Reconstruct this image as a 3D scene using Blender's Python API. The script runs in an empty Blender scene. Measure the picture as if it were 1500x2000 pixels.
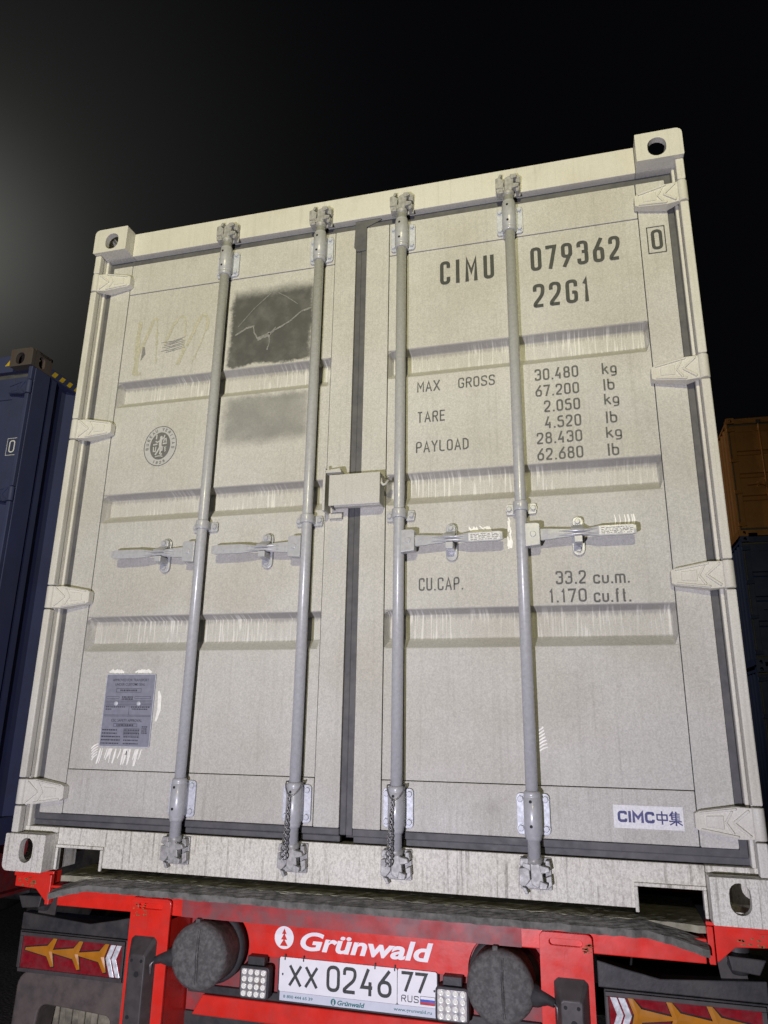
import bpy, bmesh, math, random
from mathutils import Vector, Matrix
random.seed(7)
ZB = 1.18                      # underside of the near container above the ground
scene = bpy.context.scene
COL = scene.collection
# ------------------------------------------------------------------ camera
cam = bpy.data.cameras.new('camera'); cam_o = bpy.data.objects.new('camera', cam); COL.objects.link(cam_o)
RT = ((0.96651076, 0.25618474, 0.01504439), (-0.05833222, 0.27640346, -0.95926976), (-0.2499086, 0.92626697, 0.28209074))
CX, CY, CZ = 1.97383, -2.31988, 0.49818
cam_o.matrix_world = Matrix(((RT[0][0], -RT[1][0], -RT[2][0], CX), (RT[0][1], -RT[1][1], -RT[2][1], CY),
                             (RT[0][2], -RT[1][2], -RT[2][2], CZ + ZB), (0, 0, 0, 1)))
cam.sensor_fit = 'VERTICAL'; cam.sensor_height = 24.0; cam.sensor_width = 18.0
cam.lens = 1417.23 / 2000 * 24; cam.clip_start = 0.05; cam.clip_end = 600
scene.camera = cam_o
# ------------------------------------------------------------------ night sky
world = bpy.data.worlds.new('World'); scene.world = world; world.use_nodes = True
wn = world.node_tree; wn.nodes.clear()
w_out = wn.nodes.new('ShaderNodeOutputWorld'); w_bg = wn.nodes.new('ShaderNodeBackground')
w_sky = wn.nodes.new('ShaderNodeTexSky'); w_sky.sky_type = 'NISHITA'; w_sky.sun_disc = False
w_sky.sun_elevation = math.radians(-6); w_sky.sun_rotation = math.radians(300)
w_geo = wn.nodes.new('ShaderNodeTexCoord')
w_dot = wn.nodes.new('ShaderNodeVectorMath'); w_dot.operation = 'DOT_PRODUCT'
w_dot.inputs[1].default_value = Vector((-0.678, 0.531, 0.508)).normalized()   # lens glare from the floodlight beyond the left edge, painted into the sky colour
w_nrm = wn.nodes.new('ShaderNodeVectorMath'); w_nrm.operation = 'NORMALIZE'
wn.links.new(w_geo.outputs['Generated'], w_nrm.inputs[0]); wn.links.new(w_nrm.outputs[0], w_dot.inputs[0])
def w_math(op, a, b):
    n = wn.nodes.new('ShaderNodeMath'); n.operation = op
    for k, v in ((0, a), (1, b)):
        if hasattr(v, 'is_output'): wn.links.new(v, n.inputs[k])
        else: n.inputs[k].default_value = v
    return n.outputs[0]
w_c = w_math('MAXIMUM', w_dot.outputs['Value'], 0.0)
w_g = w_math('ADD', w_math('MULTIPLY', w_math('POWER', w_c, 150.0), 0.085), w_math('MULTIPLY', w_math('POWER', w_c, 20.0), 0.019))
w_mix = wn.nodes.new('ShaderNodeMix'); w_mix.data_type = 'RGBA'
w_mix.inputs[6].default_value = (0.0016, 0.0017, 0.0022, 1); w_mix.inputs[7].default_value = (1.0, 1.01, 0.92, 1)
wn.links.new(w_g, w_mix.inputs[0])
w_sc = wn.nodes.new('ShaderNodeVectorMath'); w_sc.operation = 'SCALE'; w_sc.inputs['Scale'].default_value = 0.002
wn.links.new(w_sky.outputs[0], w_sc.inputs[0])
w_add = wn.nodes.new('ShaderNodeVectorMath'); w_add.operation = 'ADD'
wn.links.new(w_mix.outputs[2], w_add.inputs[0]); wn.links.new(w_sc.outputs[0], w_add.inputs[1])
wn.links.new(w_add.outputs[0], w_bg.inputs['Color']); w_bg.inputs['Strength'].default_value = 1.0
wn.links.new(w_bg.outputs[0], w_out.inputs[0])
# ------------------------------------------------------------------ lamps
def spot(name, loc, target, energy, colour, size, blend, radius):
    d = bpy.data.lights.new(name, 'SPOT'); d.energy = energy; d.color = colour
    d.spot_size = math.radians(size); d.spot_blend = blend; d.shadow_soft_size = radius
    o = bpy.data.objects.new(name, d); COL.objects.link(o); o.location = loc
    o.rotation_euler = (Vector(target) - Vector(loc)).to_track_quat('-Z', 'Y').to_euler()
    return o
spot('yard_floodlight', (2.5, -9.0, 4.2 + ZB), (1.1, 0, 3.9 + ZB), 2680, (1.0, 0.935, 0.56), 52, 1.0, 0.06)
spot('mast_lamp', (-15, 11, 14.4), (5.3, 15.5, 6.2), 3000, (1.0, 0.88, 0.66), 30, 0.6, 0.1)
spot('hand_torch', (1.20, -3.2, -0.15 + ZB), (1.15, 0, 0.85 + ZB), 390, (0.89, 0.86, 1.0), 104, 0.5, 0.012)
moon = bpy.data.lights.new('moon', 'SUN'); moon.energy = 0.004; moon.angle = math.radians(0.5); moon.color = (0.85, 0.9, 1)
moon_o = bpy.data.objects.new('moon', moon); COL.objects.link(moon_o); moon_o.rotation_euler = (math.radians(50), 0, math.radians(30))
scene.view_settings.view_transform = 'Standard'; scene.view_settings.look = 'None'
scene.view_settings.exposure = 0; scene.view_settings.gamma = 1; scene.view_settings.use_curve_mapping = False

# ================================================================== materials
class NT:
    def __init__(s, name):
        s.m = bpy.data.materials.new(name); s.m.use_nodes = True; s.t = s.m.node_tree
        s.b = s.t.nodes['Principled BSDF']; s.tc = s.t.nodes.new('ShaderNodeTexCoord').outputs['Object']
        s.sep = s.t.nodes.new('ShaderNodeSeparateXYZ'); s.t.links.new(s.tc, s.sep.inputs[0])
        s.x, s.y, s.z = s.sep.outputs
    def put(s, sock, v):
        if hasattr(v, 'is_output'): s.t.links.new(v, sock)
        else: sock.default_value = v
    def mt(s, op, a, b=0.0, c=0.0, clamp=False):
        n = s.t.nodes.new('ShaderNodeMath'); n.operation = op; n.use_clamp = clamp
        s.put(n.inputs[0], a); s.put(n.inputs[1], b); s.put(n.inputs[2], c); return n.outputs[0]
    def noise(s, scale, detail=3, vec=(1, 1, 1), rough=0.55, off=(0, 0, 0)):
        mp = s.t.nodes.new('ShaderNodeMapping'); s.t.links.new(s.tc, mp.inputs[0])
        mp.inputs['Scale'].default_value = vec; mp.inputs['Location'].default_value = off
        n = s.t.nodes.new('ShaderNodeTexNoise'); n.inputs['Scale'].default_value = scale
        n.inputs['Detail'].default_value = detail; n.inputs['Roughness'].default_value = rough
        s.t.links.new(mp.outputs[0], n.inputs['Vector']); return n.outputs[0]
    def rng(s, v, a, b, c=0.0, d=1.0, smooth=True):
        n = s.t.nodes.new('ShaderNodeMapRange'); n.interpolation_type = 'SMOOTHSTEP' if smooth else 'LINEAR'
        s.put(n.inputs['Value'], v); n.inputs['From Min'].default_value = a; n.inputs['From Max'].default_value = b
        n.inputs['To Min'].default_value = c; n.inputs['To Max'].default_value = d; return n.outputs[0]
    def mix(s, f, a, b, mode='MIX'):
        n = s.t.nodes.new('ShaderNodeMix'); n.data_type = 'RGBA'; n.blend_type = mode
        s.put(n.inputs[0], f)
        for i, v in ((6, a), (7, b)): s.put(n.inputs[i], v if hasattr(v, 'is_output') else (v[0], v[1], v[2], 1))
        return n.outputs[2]
    def grey(s, v):
        n = s.t.nodes.new('ShaderNodeCombineColor')
        for i in range(3): s.put(n.inputs[i], v)
        return n.outputs[0]
    def band(s, v, lo, hi, e):
        return s.mt('MULTIPLY', s.rng(v, lo - e, lo + e), s.rng(v, hi - e, hi + e, 1.0, 0.0))
    def bump(s, h, strength=0.2, dist=0.002):
        n = s.t.nodes.new('ShaderNodeBump'); n.inputs['Strength'].default_value = strength; n.inputs['Distance'].default_value = dist
        s.put(n.inputs['Height'], h); s.t.links.new(n.outputs[0], s.b.inputs['Normal'])
    def done(s, col, rough=0.5, metal=0.0, spec=0.5, coat=0.0):
        s.put(s.b.inputs['Base Color'], col if hasattr(col, 'is_output') else (col[0], col[1], col[2], 1))
        s.put(s.b.inputs['Roughness'], rough); s.b.inputs['Metallic'].default_value = metal
        s.b.inputs['Specular IOR Level'].default_value = spec; s.b.inputs['Coat Weight'].default_value = coat
        return s.m
M = {}
CORR = [(1.747, 1.865), (1.249, 1.367), (0.747, 0.878)]
def paint(name, base, streak=0.0, drips_shade=False, patches=False, speck=0.19, rough=0.6, smudge=0.26, dirt=(0.20, 0.185, 0.15)):
    n = NT(name)
    col = n.mix(n.rng(n.noise(2.6, 4), 0.35, 0.7), base, tuple(c * k for c, k in zip(base, (0.90, 0.885, 0.85))))
    sp = n.noise(235, 2, rough=0.75); sp2 = n.noise(95, 3, (1, 1, .5))
    v = n.mt('ADD', n.rng(sp, 0.30, 0.70, 1 - speck, 1 + speck * .8, False), n.rng(sp2, 0.3, 0.7, -speck * .22, speck * .22, False))
    col = n.mix(1.0, col, n.grey(v), 'MULTIPLY')
    # grime: soft smudges and a few long thin runs
    sm = n.mt('MULTIPLY', n.rng(n.noise(4.5, 5, (1, 1, .7), .62, (3, 1, 2)), 0.56, 0.80), smudge)
    col = n.mix(sm, col, dirt)
    rn = n.mt('MULTIPLY', n.rng(n.noise(1.0, 2, (150, 150, 1.3), .5), 0.66, 0.74), n.rng(n.noise(2.2, 2, off=(5, 0, 1)), 0.45, 0.62))
    col = n.mix(n.mt('MULTIPLY', rn, 0.40), col, tuple(c * .55 for c in base))
    if streak:
        st = n.noise(1.0, 4, (95, 95, 3.0), 0.6)
        m1 = n.rng(st, 0.50, 0.68); m2 = n.rng(n.noise(7, 3), 0.30, 0.60, 0.15, 1.0)
        m3 = n.rng(n.noise(190, 2, (1, 1, .6)), 0.48, 0.60)
        k = n.mt('MULTIPLY', n.mt('ADD', n.mt('MULTIPLY', m1, m2), n.mt('MULTIPLY', m3, 0.42)), streak, clamp=True)
        col = n.mix(k, col, dirt)
    else:
        st = n.noise(1.0, 3, (75, 75, 1.4), 0.6)
        col = n.mix(n.mt('MULTIPLY', n.rng(st, 0.5, 0.8), 0.17), col, dirt)
    if drips_shade:
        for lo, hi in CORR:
            bm_ = n.band(n.z, lo + 0.030, hi - 0.004, 0.006)
            s2 = n.noise(1.0, 2, (125, 1, 7), 0.5, (0, 0, lo * 3))
            big = n.rng(n.noise(3.2, 2, off=(lo, 0, 0)), 0.36, 0.60, 0.12, 1.0)
            f = n.mt('MULTIPLY', n.mt('MULTIPLY', bm_, n.rng(s2, 0.53, 0.62)), n.mt('MULTIPLY', big, 0.52))
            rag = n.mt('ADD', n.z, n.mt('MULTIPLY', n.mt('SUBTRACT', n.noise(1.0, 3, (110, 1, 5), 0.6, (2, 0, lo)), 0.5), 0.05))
            g = n.mt('MULTIPLY', n.mt('MULTIPLY', n.rng(rag, hi - 0.034, hi - 0.020), n.rng(n.z, hi - 0.001, hi + 0.004, 1.0, 0.0)), n.rng(n.noise(2.5, 3, off=(0, 0, lo)), 0.3, 0.6, 0.35, 0.62))  # dark ragged band below each upper lip: painted shade mixed with grime
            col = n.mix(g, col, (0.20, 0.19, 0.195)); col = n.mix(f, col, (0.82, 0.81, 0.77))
    if patches:
        w = n.mt('ADD', n.mt('MULTIPLY', n.mt('SUBTRACT', n.noise(9, 5), 0.5), 0.05), n.mt('MULTIPLY', n.mt('SUBTRACT', n.noise(60, 5, rough=.7), 0.5), 0.035))
        px, pz = n.mt('ADD', n.x, w), n.mt('ADD', n.z, w)
        p1 = n.mt('MULTIPLY', n.mt('MULTIPLY', n.rng(px, 0.650, 0.676), n.rng(px, 1.000, 1.030, 1.0, 0.0)),
                  n.mt('MULTIPLY', n.rng(pz, 1.868, 1.884), n.rng(pz, 2.175, 2.245, 1.0, 0.0)))
        p1 = n.mt('MULTIPLY', p1, n.rng(n.noise(14, 4), 0.2, 0.6, 0.80, 0.96))
        p2 = n.mt('MULTIPLY', n.mt('MULTIPLY', n.rng(px, 0.645, 0.70), n.rng(px, 0.99, 1.05, 1.0, 0.0)),
                  n.mt('MULTIPLY', n.rng(pz, 1.515, 1.575), n.rng(pz, 1.72, 1.750, 1.0, 0.0)))
        p2 = n.mt('MULTIPLY', p2, n.rng(n.noise(8, 4), 0.25, 0.65, 0.45, 0.72))
        col = n.mix(p1, col, (0.062, 0.063, 0.060)); col = n.mix(p2, col, (0.15, 0.15, 0.14))
    n.bump(n.mt('ADD', n.mt('MULTIPLY', n.noise(2.3, 2, off=(1, 7, 3)), 14.0), n.mt('MULTIPLY', n.noise(220, 2), 0.35)), 0.30, 0.0022)
    M[name] = n.done(col, n.rng(n.noise(5, 3), 0.3, 0.7, rough - .08, rough + .1, False), 0, 0.4)
CREAM = (0.52, 0.512, 0.478)
paint('paint', CREAM); paint('paint_panel', CREAM, drips_shade=True); paint('paint_panel_patched', CREAM, drips_shade=True, patches=True)
paint('paint_streaked', (0.72, 0.705, 0.63), streak=0.62); paint('paint_lower', CREAM, streak=0.24, smudge=0.65); paint('paint_clean', (0.64, 0.625, 0.565), speck=.12)
paint('navy', (0.050, 0.062, 0.145), 0.3, speck=.1, dirt=(.05, .05, .06)); paint('rusty', (0.090, 0.085, 0.085), 0.8, speck=.2, dirt=(.12, .05, .03))
paint('orange', (0.36, 0.155, 0.045), 0.4, speck=.12, dirt=(.12, .06, .03)); paint('deep_blue', (0.026, 0.044, 0.150), 0.3, speck=.1, dirt=(.04, .04, .05))
def simple(name, col, rough=0.5, metal=0.0, var=0.12, scale=40, spec=0.5, coat=0.0, bump=0.0, dust=0.0, dustcol=(0.16, 0.15, 0.13), dscale=9):
    n = NT(name)
    c = n.mix(n.rng(n.noise(scale, 4), 0.3, 0.7), tuple(x * (1 - var) for x in col), tuple(min(1, x * (1 + var)) for x in col))
    if dust: c = n.mix(n.mt('MULTIPLY', n.rng(n.noise(dscale, 5, rough=.65), 0.38, 0.66), dust), c, dustcol)
    if bump: n.bump(n.noise(scale * 2, 4), bump, 0.003)
    M[name] = n.done(c, n.rng(n.noise(scale * .6, 3), 0.3, 0.7, max(.04, rough - .08), rough + .1, False), metal, spec, coat)
simple('rod', (0.43, 0.435, 0.455), 0.30, 0.05, 0.07, 90)
simple('rod_dark', (0.05, 0.05, 0.06), 0.5)
simple('zinc', (0.52, 0.54, 0.60), 0.5, 0.15, 0.12, 120, bump=.1)
simple('cast', (0.34, 0.335, 0.325), 0.46, 0.1, 0.22, 70, bump=.2)
simple('rubber', (0.085, 0.085, 0.093), 0.62, 0, 0.12, 50, .35, dust=.35, dustcol=(.16, .155, .15))
simple('rubber_dark', (0.040, 0.040, 0.050), 0.6, 0, 0.15, 60, .3, dust=.25)
simple('mark', (0.045, 0.048, 0.048), 0.6, 0, 0.1, 90)
simple('mark_faded', (0.10, 0.10, 0.098), 0.6, 0, 0.2, 90)
simple('mark_white', (0.75, 0.75, 0.75), 0.6)
simple('seam', (0.24, 0.23, 0.21), 0.7)
simple('scratch', (0.86, 0.85, 0.80), 0.6, 0, .1)
simple('residue', (0.45, 0.43, 0.33), 0.6, 0, .15, 120)
simple('residue_grey', (0.22, 0.22, 0.21), 0.6, 0, .25, 120)
simple('sticker', (0.72, 0.72, 0.74), 0.5, 0, .10, 160)
simple('blue_ink', (0.035, 0.04, 0.17), 0.5)
simple('emblem_light', (0.47, 0.47, 0.46), 0.55, 0, .06, 120); simple('emblem_dark', (0.145, 0.145, 0.14), 0.55, 0, .1, 90)
simple('data_plate', (0.235, 0.24, 0.30), 0.42, 0.0, 0.08, 60); simple('plate_ink', (0.06, 0.06, 0.08), 0.5)
simple('shiny_label', (0.60, 0.60, 0.62), 0.5, 0.2, .22, 260)
simple('wire', (0.24, 0.235, 0.24), 0.36, 0.5, 0.4, 200)
simple('black_hole', (0.012, 0.012, 0.014), 0.8)
simple('red', (0.78, 0.030, 0.018), 0.30, 0, 0.06, 25, coat=.2, bump=.08, dust=.34, dustcol=(.44, .06, .05), dscale=17)
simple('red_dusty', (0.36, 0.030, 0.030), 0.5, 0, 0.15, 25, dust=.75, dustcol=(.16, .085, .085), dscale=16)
simple('deck_dirt', (0.27, 0.26, 0.185), 0.9, 0, 0.35, 26, .2, bump=.9, dust=.6, dustcol=(.34, .33, .26), dscale=24)
simple('deck_edge', (0.11, 0.107, 0.096), 0.85, 0, 0.3, 40, .25, bump=.7, dust=.6, dustcol=(.25, .24, .22), dscale=18)
simple('bracket_grey', (0.060, 0.054, 0.052), 0.5, 0.1, 0.2, 40, .4, dust=.4, dustcol=(.09, .08, .075))
simple('black_plastic', (0.030, 0.030, 0.032), 0.5, 0, 0.2, 50, .4, bump=.15, dust=.5, dustcol=(.085, .075, .068))
simple('dusty_plastic', (0.085, 0.070, 0.064), 0.6, 0, 0.2, 30, .4, bump=.2, dust=.6, dustcol=(.15, .12, .10), dscale=12); simple('pale_dust', (0.16, 0.145, 0.11), 0.8, 0, 0.3, 30, .3, bump=.3, dust=.8, dustcol=(.36, .33, .24), dscale=14)
simple('cover', (0.085, 0.082, 0.079), 0.75, 0, 0.12, 60, .3, bump=.25, dust=.75, dustcol=(.17, .166, .158), dscale=70)
simple('cover_dark', (0.032, 0.031, 0.032), 0.7, 0, 0.2, 40, .3, bump=.4, dust=.35, dustcol=(.08, .078, .075))
simple('plate_white', (0.92, 0.92, 0.94), 0.45, 0, .03, 30); simple('plate_strip', (0.68, 0.72, 0.80), 0.4, 0, .03)
simple('teal', (0.02, 0.19, 0.20), 0.5); simple('flag_blue', (0.05, 0.12, 0.55), 0.4); simple('flag_red', (0.6, 0.03, 0.03), 0.4)
simple('lamp_red', (0.24, 0.010, 0.018), 0.16, 0, 0.18, 60, coat=.4, dust=.55, dustcol=(.20, .05, .05), dscale=20)
simple('amber', (0.50, 0.19, 0.015), 0.2, 0, 0.1, 30, coat=.4, dust=.3, dustcol=(.4, .2, .06)); simple('lamp_white', (0.66, 0.68, 0.70), 0.22, 0, 0.3, 70, coat=.4)
simple('led_reflector', (0.42, 0.415, 0.43), 0.30, 0.5, 0.2, 90, dust=.4, dustcol=(.36, .28, .16), dscale=30); simple('led_lens', (0.92, 0.92, 0.82), 0.12, 0, .05, 60, coat=.5)
simple('rust', (0.22, 0.13, 0.05), 0.8, 0, 0.6, 160, bump=.5)
simple('yellow', (0.65, 0.45, 0.03), 0.5); simple('tyre', (0.028, 0.027, 0.027), 0.8, 0, .2, 60, .3, bump=.4, dust=.5, dustcol=(.09, .08, .07)); simple('steel', (.3, .3, .3), .5, .6)
def ground_mat():
    n = NT('yard_gravel')
    c = n.mix(n.rng(n.noise(0.7, 5), .35, .65), (0.075, 0.072, 0.066), (0.125, 0.120, 0.110))
    c = n.mix(n.rng(n.noise(55, 4), .4, .65), c, (0.17, 0.165, 0.15)); n.bump(n.noise(45, 5), .8, .02)
    M['yard_gravel'] = n.done(c, .9)
ground_mat()

# ================================================================== mesh helpers
class MB:
    def __init__(s): s.v = []; s.f = []; s.sm = []
    def add(s, vs, fs, smooth=False):
        o = len(s.v); s.v += [tuple(p) for p in vs]
        for f in fs: s.f.append(tuple(o + i for i in f)); s.sm.append(smooth)
        return s
    def box(s, x0, x1, y0, y1, z0, z1):
        return s.add([(x, y, z) for x in (x0, x1) for y in (y0, y1) for z in (z0, z1)],
                     [(0, 1, 3, 2), (4, 6, 7, 5), (0, 4, 5, 1), (2, 3, 7, 6), (0, 2, 6, 4), (1, 5, 7, 3)])
    def prism(s, poly, a, b, axis='y', smooth=False):
        n = len(poly)
        def P(p, t): return (p[0], t, p[1]) if axis == 'y' else ((t, p[0], p[1]) if axis == 'x' else (p[0], p[1], t))
        vs = [P(p, a) for p in poly] + [P(p, b) for p in poly]
        s.add(vs, [tuple(range(n)), tuple(range(2 * n - 1, n - 1, -1))])
        return s.add(vs, [(i, (i + 1) % n, n + (i + 1) % n, n + i) for i in range(n)], smooth)
    def frame(s, axis):
        d = Vector(axis).normalized(); u = d.orthogonal().normalized(); return d, u, d.cross(u)
    def lathe(s, prof, origin, axis=(0, 0, 1), n=20, smooth=True, caps=True):
        d, u, w = s.frame(axis); o = Vector(origin); vs = []
        for r, t in prof:
            for k in range(n):
                a = 2 * math.pi * k / n; vs.append(o + d * t + (u * math.cos(a) + w * math.sin(a)) * r)
        fs = [(i * n + k, i * n + (k + 1) % n, (i + 1) * n + (k + 1) % n, (i + 1) * n + k) for i in range(len(prof) - 1) for k in range(n)]
        s.add(vs, fs, smooth)
        if caps: s.add(vs[:n], [tuple(range(n))]); s.add(vs[-n:], [tuple(range(n))])
        return s
    def cyl(s, a, b, r, n=20):
        a, b = Vector(a), Vector(b); return s.lathe([(r, 0), (r, (b - a).length)], a, b - a, n)
    def tube(s, path, r, n=8):
        path = [Vector(p) for p in path]; vs = []; prev = None
        for i, p in enumerate(path):
            t = (path[min(i + 1, len(path) - 1)] - path[max(i - 1, 0)]).normalized()
            u = t.orthogonal().normalized() if prev is None else (prev - t * prev.dot(t)).normalized()
            prev = u; w = t.cross(u); rr = r[i] if isinstance(r, (list, tuple)) else r
            vs += [p + (u * math.cos(2 * math.pi * k / n) + w * math.sin(2 * math.pi * k / n)) * rr for k in range(n)]
        m = len(path)
        s.add(vs, [(i * n + k, i * n + (k + 1) % n, (i + 1) * n + (k + 1) % n, (i + 1) * n + k) for i in range(m - 1) for k in range(n)], True)
        s.add(vs[:n], [tuple(range(n))]); return s.add(vs[-n:], [tuple(range(n))])
    def plate_hole(s, outer, inner, fr):
        """outer / inner: 2-D polygons; fr(u, v, t) -> 3-D for t in (0, 1): a thick plate pierced by the inner outline"""
        cx = sum(p[0] for p in inner) / len(inner); cy = sum(p[1] for p in inner) / len(inner)
        angs = sorted(set(round(math.atan2(p[1] - cy, p[0] - cx), 5) for p in list(outer) + list(inner)))
        def hit(poly, a):
            dx, dy = math.cos(a), math.sin(a); best = None
            for i in range(len(poly)):
                x0, y0 = poly[i]; x1, y1 = poly[(i + 1) % len(poly)]; ex, ey = x1 - x0, y1 - y0
                den = dx * ey - dy * ex
                if abs(den) < 1e-12: continue
                t = ((x0 - cx) * ey - (y0 - cy) * ex) / den; q = ((x0 - cx) * dy - (y0 - cy) * dx) / den
                if t > 0 and -1e-6 <= q <= 1 + 1e-6: best = t if best is None else max(best, t)
            return (cx + dx * best, cy + dy * best)
        O = [hit(outer, a) for a in angs]; I = [hit(inner, a) for a in angs]; n = len(angs)
        vs = [fr(u, v, t) for L in (O, I) for t in (0, 1) for u, v in L]   # O0, O1, I0, I1
        fs = []
        for k in range(n):
            j = (k + 1) % n
            fs += [(k, j, 2 * n + j, 2 * n + k), (n + j, n + k, 3 * n + k, 3 * n + j), (k, n + k, n + j, j), (2 * n + k, 2 * n + j, 3 * n + j, 3 * n + k)]
        return s.add(vs, fs)
    def mesh(s, name):
        me = bpy.data.meshes.new(name); bm = bmesh.new()
        vs = [bm.verts.new(p) for p in s.v]
        for f, sm in zip(s.f, s.sm):
            try:
                fc = bm.faces.new([vs[i] for i in f]); fc.smooth = sm
            except ValueError: pass
        bmesh.ops.remove_doubles(bm, verts=bm.verts, dist=1e-5)
        bmesh.ops.recalc_face_normals(bm, faces=bm.faces); bm.to_mesh(me); bm.free(); return me
def link(name, me, mat, parent=None, loc=(0, 0, 0), rot=(0, 0, 0), bevel=0, scale=None):
    o = bpy.data.objects.new(name, me); COL.objects.link(o); o.location = loc; o.rotation_euler = rot
    if scale: o.scale = scale
    if parent is not None: o.parent = parent
    if mat and not me.materials: me.materials.append(M[mat])
    if bevel:
        b = o.modifiers.new('bevel', 'BEVEL'); b.width = bevel; b.segments = 2; b.limit_method = 'ANGLE'; b.angle_limit = math.radians(35)
    return o
def part(name, mb, mat, parent, bevel=0, label=None):
    o = link(name, mb.mesh(name), mat, parent, bevel=bevel)
    if label: o['label'] = label
    if name in ('paint_scratches', 'rust_chips', 'plate_print', 'label_print', 'tape_residue', 'sticker_remains', 'emblem_print', 'emblem_figure', 'strip_print', 'tie_string'): o['kind'] = 'stuff'
    return o
CACHE = {}
def shared(key, fn, name, mat, parent, loc=(0, 0, 0), bevel=0, rot=(0, 0, 0)):
    if (key, mat) not in CACHE: CACHE[(key, mat)] = fn().mesh(name)
    return link(name, CACHE[(key, mat)], mat, parent, loc, rot, bevel)
def thing(name, label, cat, loc=(0, 0, 0), group=None):
    o = bpy.data.objects.new(name, None); COL.objects.link(o); o.location = loc; o.empty_display_size = .2
    o['label'] = label; o['category'] = cat
    if group: o['group'] = group
    return o
def arc(cx, cy, r, a0, a1, n=8): return [(cx + r * math.cos(math.radians(a0 + (a1 - a0) * i / n)), cy + r * math.sin(math.radians(a0 + (a1 - a0) * i / n))) for i in range(n + 1)]
def stadium(cx, cy, w, h, n=8):
    if h >= w: r = w / 2; d = h / 2 - r; return arc(cx, cy + d, r, 0, 180, n) + arc(cx, cy - d, r, 180, 360, n)
    r = h / 2; d = w / 2 - r; return arc(cx + d, cy, r, -90, 90, n) + arc(cx - d, cy, r, 90, 270, n)
def rrect(x0, x1, z0, z1, r, n=4):
    rs = r if isinstance(r, (list, tuple)) else (r,) * 4      # bl, br, tr, tl
    return (arc(x0 + rs[0], z0 + rs[0], rs[0], 180, 270, n) + arc(x1 - rs[1], z0 + rs[1], rs[1], 270, 360, n) +
            arc(x1 - rs[2], z1 - rs[2], rs[2], 0, 90, n) + arc(x0 + rs[3], z1 - rs[3], rs[3], 90, 180, n))
# ------------------------------------------------------------------ lettering
G = {
 '0': [[(0, 0), (1, 0), (1, 1), (0, 1), 'c']], 'O': [[(0, 0), (1, 0), (1, 1), (0, 1), 'c']],
 '1': [[(.1, .80), (.6, 1), (.6, 0)]], 'I': [[(.5, 0), (.5, 1)]], '2': [[(0, .72), (0, 1), (1, 1), (1, .56), (0, .10), (0, 0), (1, 0)]],
 '3': [[(0, .78), (0, 1), (1, 1), (1, .54), (.4, .54)], [(.4, .54), (1, .54), (1, 0), (0, 0), (0, .22)]],
 '4': [[(.55, 1), (0, .28), (1, .28)], [(.78, .52), (.78, 0)]], '5': [[(1, 1), (.05, 1), (0, .55), (1, .62), (1, 0), (0, 0), (0, .2)]],
 '6': [[(0, 0), (1, 0), (1, .58), (0, .58), 'c'], [(.82, 1), (.02, .45), (0, .3)]], '9': [[(0, .42), (1, .42), (1, 1), (0, 1), 'c'], [(.18, 0), (.98, .55), (1, .7)]],
 '7': [[(0, .9), (0, 1), (1, 1), (.35, 0)]], '8': [[(0, 0), (1, 0), (1, .54), (0, .54), 'c'], [(.05, .54), (.95, .54), (.95, 1), (.05, 1), 'c']],
 'C': [[(1, .72), (1, 1), (0, 1), (0, 0), (1, 0), (1, .28)]], 'M': [[(0, 0), (0, 1), (.5, .38), (1, 1), (1, 0)]], 'U': [[(0, 1), (0, 0), (1, 0), (1, 1)]],
 'G': [[(1, .72), (1, 1), (0, 1), (0, 0), (1, 0), (1, .45), (.55, .45)]], 'A': [[(0, 0), (.5, 1), (1, 0)], [(.17, .30), (.83, .30)]],
 'X': [[(0, 0), (1, 1)], [(0, 1), (1, 0)]], 'R': [[(0, 0), (0, 1), (1, 1), (1, .5), (0, .5)], [(.5, .5), (1, 0)]],
 'S': [[(1, .78), (1, 1), (0, 1), (0, .54), (1, .46), (1, 0), (0, 0), (0, .22)]], 'T': [[(0, 1), (1, 1)], [(.5, 1), (.5, 0)]],
 'E': [[(1, 1), (0, 1), (0, 0), (1, 0)], [(0, .52), (.85, .52)]], 'P': [[(0, 0), (0, 1), (1, 1), (1, .46), (0, .46)]], 'Y': [[(0, 1), (.5, .5), (1, 1)], [(.5, .5), (.5, 0)]],
 'L': [[(0, 1), (0, 0), (1, 0)]], 'D': [[(0, 0), (.55, 0), (1, .18), (1, .82), (.55, 1), (0, 1), 'c']], 'N': [[(0, 0), (0, 1), (1, 0), (1, 1)]], 'B': [[(0, 0), (1, 0), (1, .54), (0, .54), 'c'], [(0, .5), (0, 1), (.9, 1), (.9, .54)]],
 'V': [[(0, 1), (.5, 0), (1, 1)]], '.': [[(.5, 0), (.5, .03)]],
 'k': [[(0, 0), (0, 1)], [(.95, .68), (.02, .30)], [(.35, .42), (1, 0)]], 'l': [[(.5, 0), (.5, 1)]], 'b': [[(0, 1), (0, 0), (1, 0), (1, .66), (0, .66)]],
 'g': [[(1, .05), (0, .05), (0, .66), (1, .66), (1, -.28), (0, -.28)]], 'c': [[(1, .5), (1, .68), (0, .68), (0, 0), (1, 0), (1, .18)]], 'u': [[(0, .68), (0, 0), (1, 0), (1, .68)]],
 'm': [[(0, 0), (0, .68)], [(0, .5), (0, .68), (.5, .68), (.5, 0)], [(.5, .5), (.5, .68), (1, .68), (1, 0)]], 'f': [[(.4, 0), (.4, 1), (1, 1)], [(0, .66), (.9, .66)]], 't': [[(.4, .95), (.4, 0), (.9, 0)], [(0, .66), (.9, .66)]],
}
NARROW = {'I': .30, '1': .62, '.': .34, 'l': .30, 'f': .75, 't': .75, 'm': 1.5, 'M': 1.18, 'A': 1.1, 'X': 1.1, 'Y': 1.05}
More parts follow.
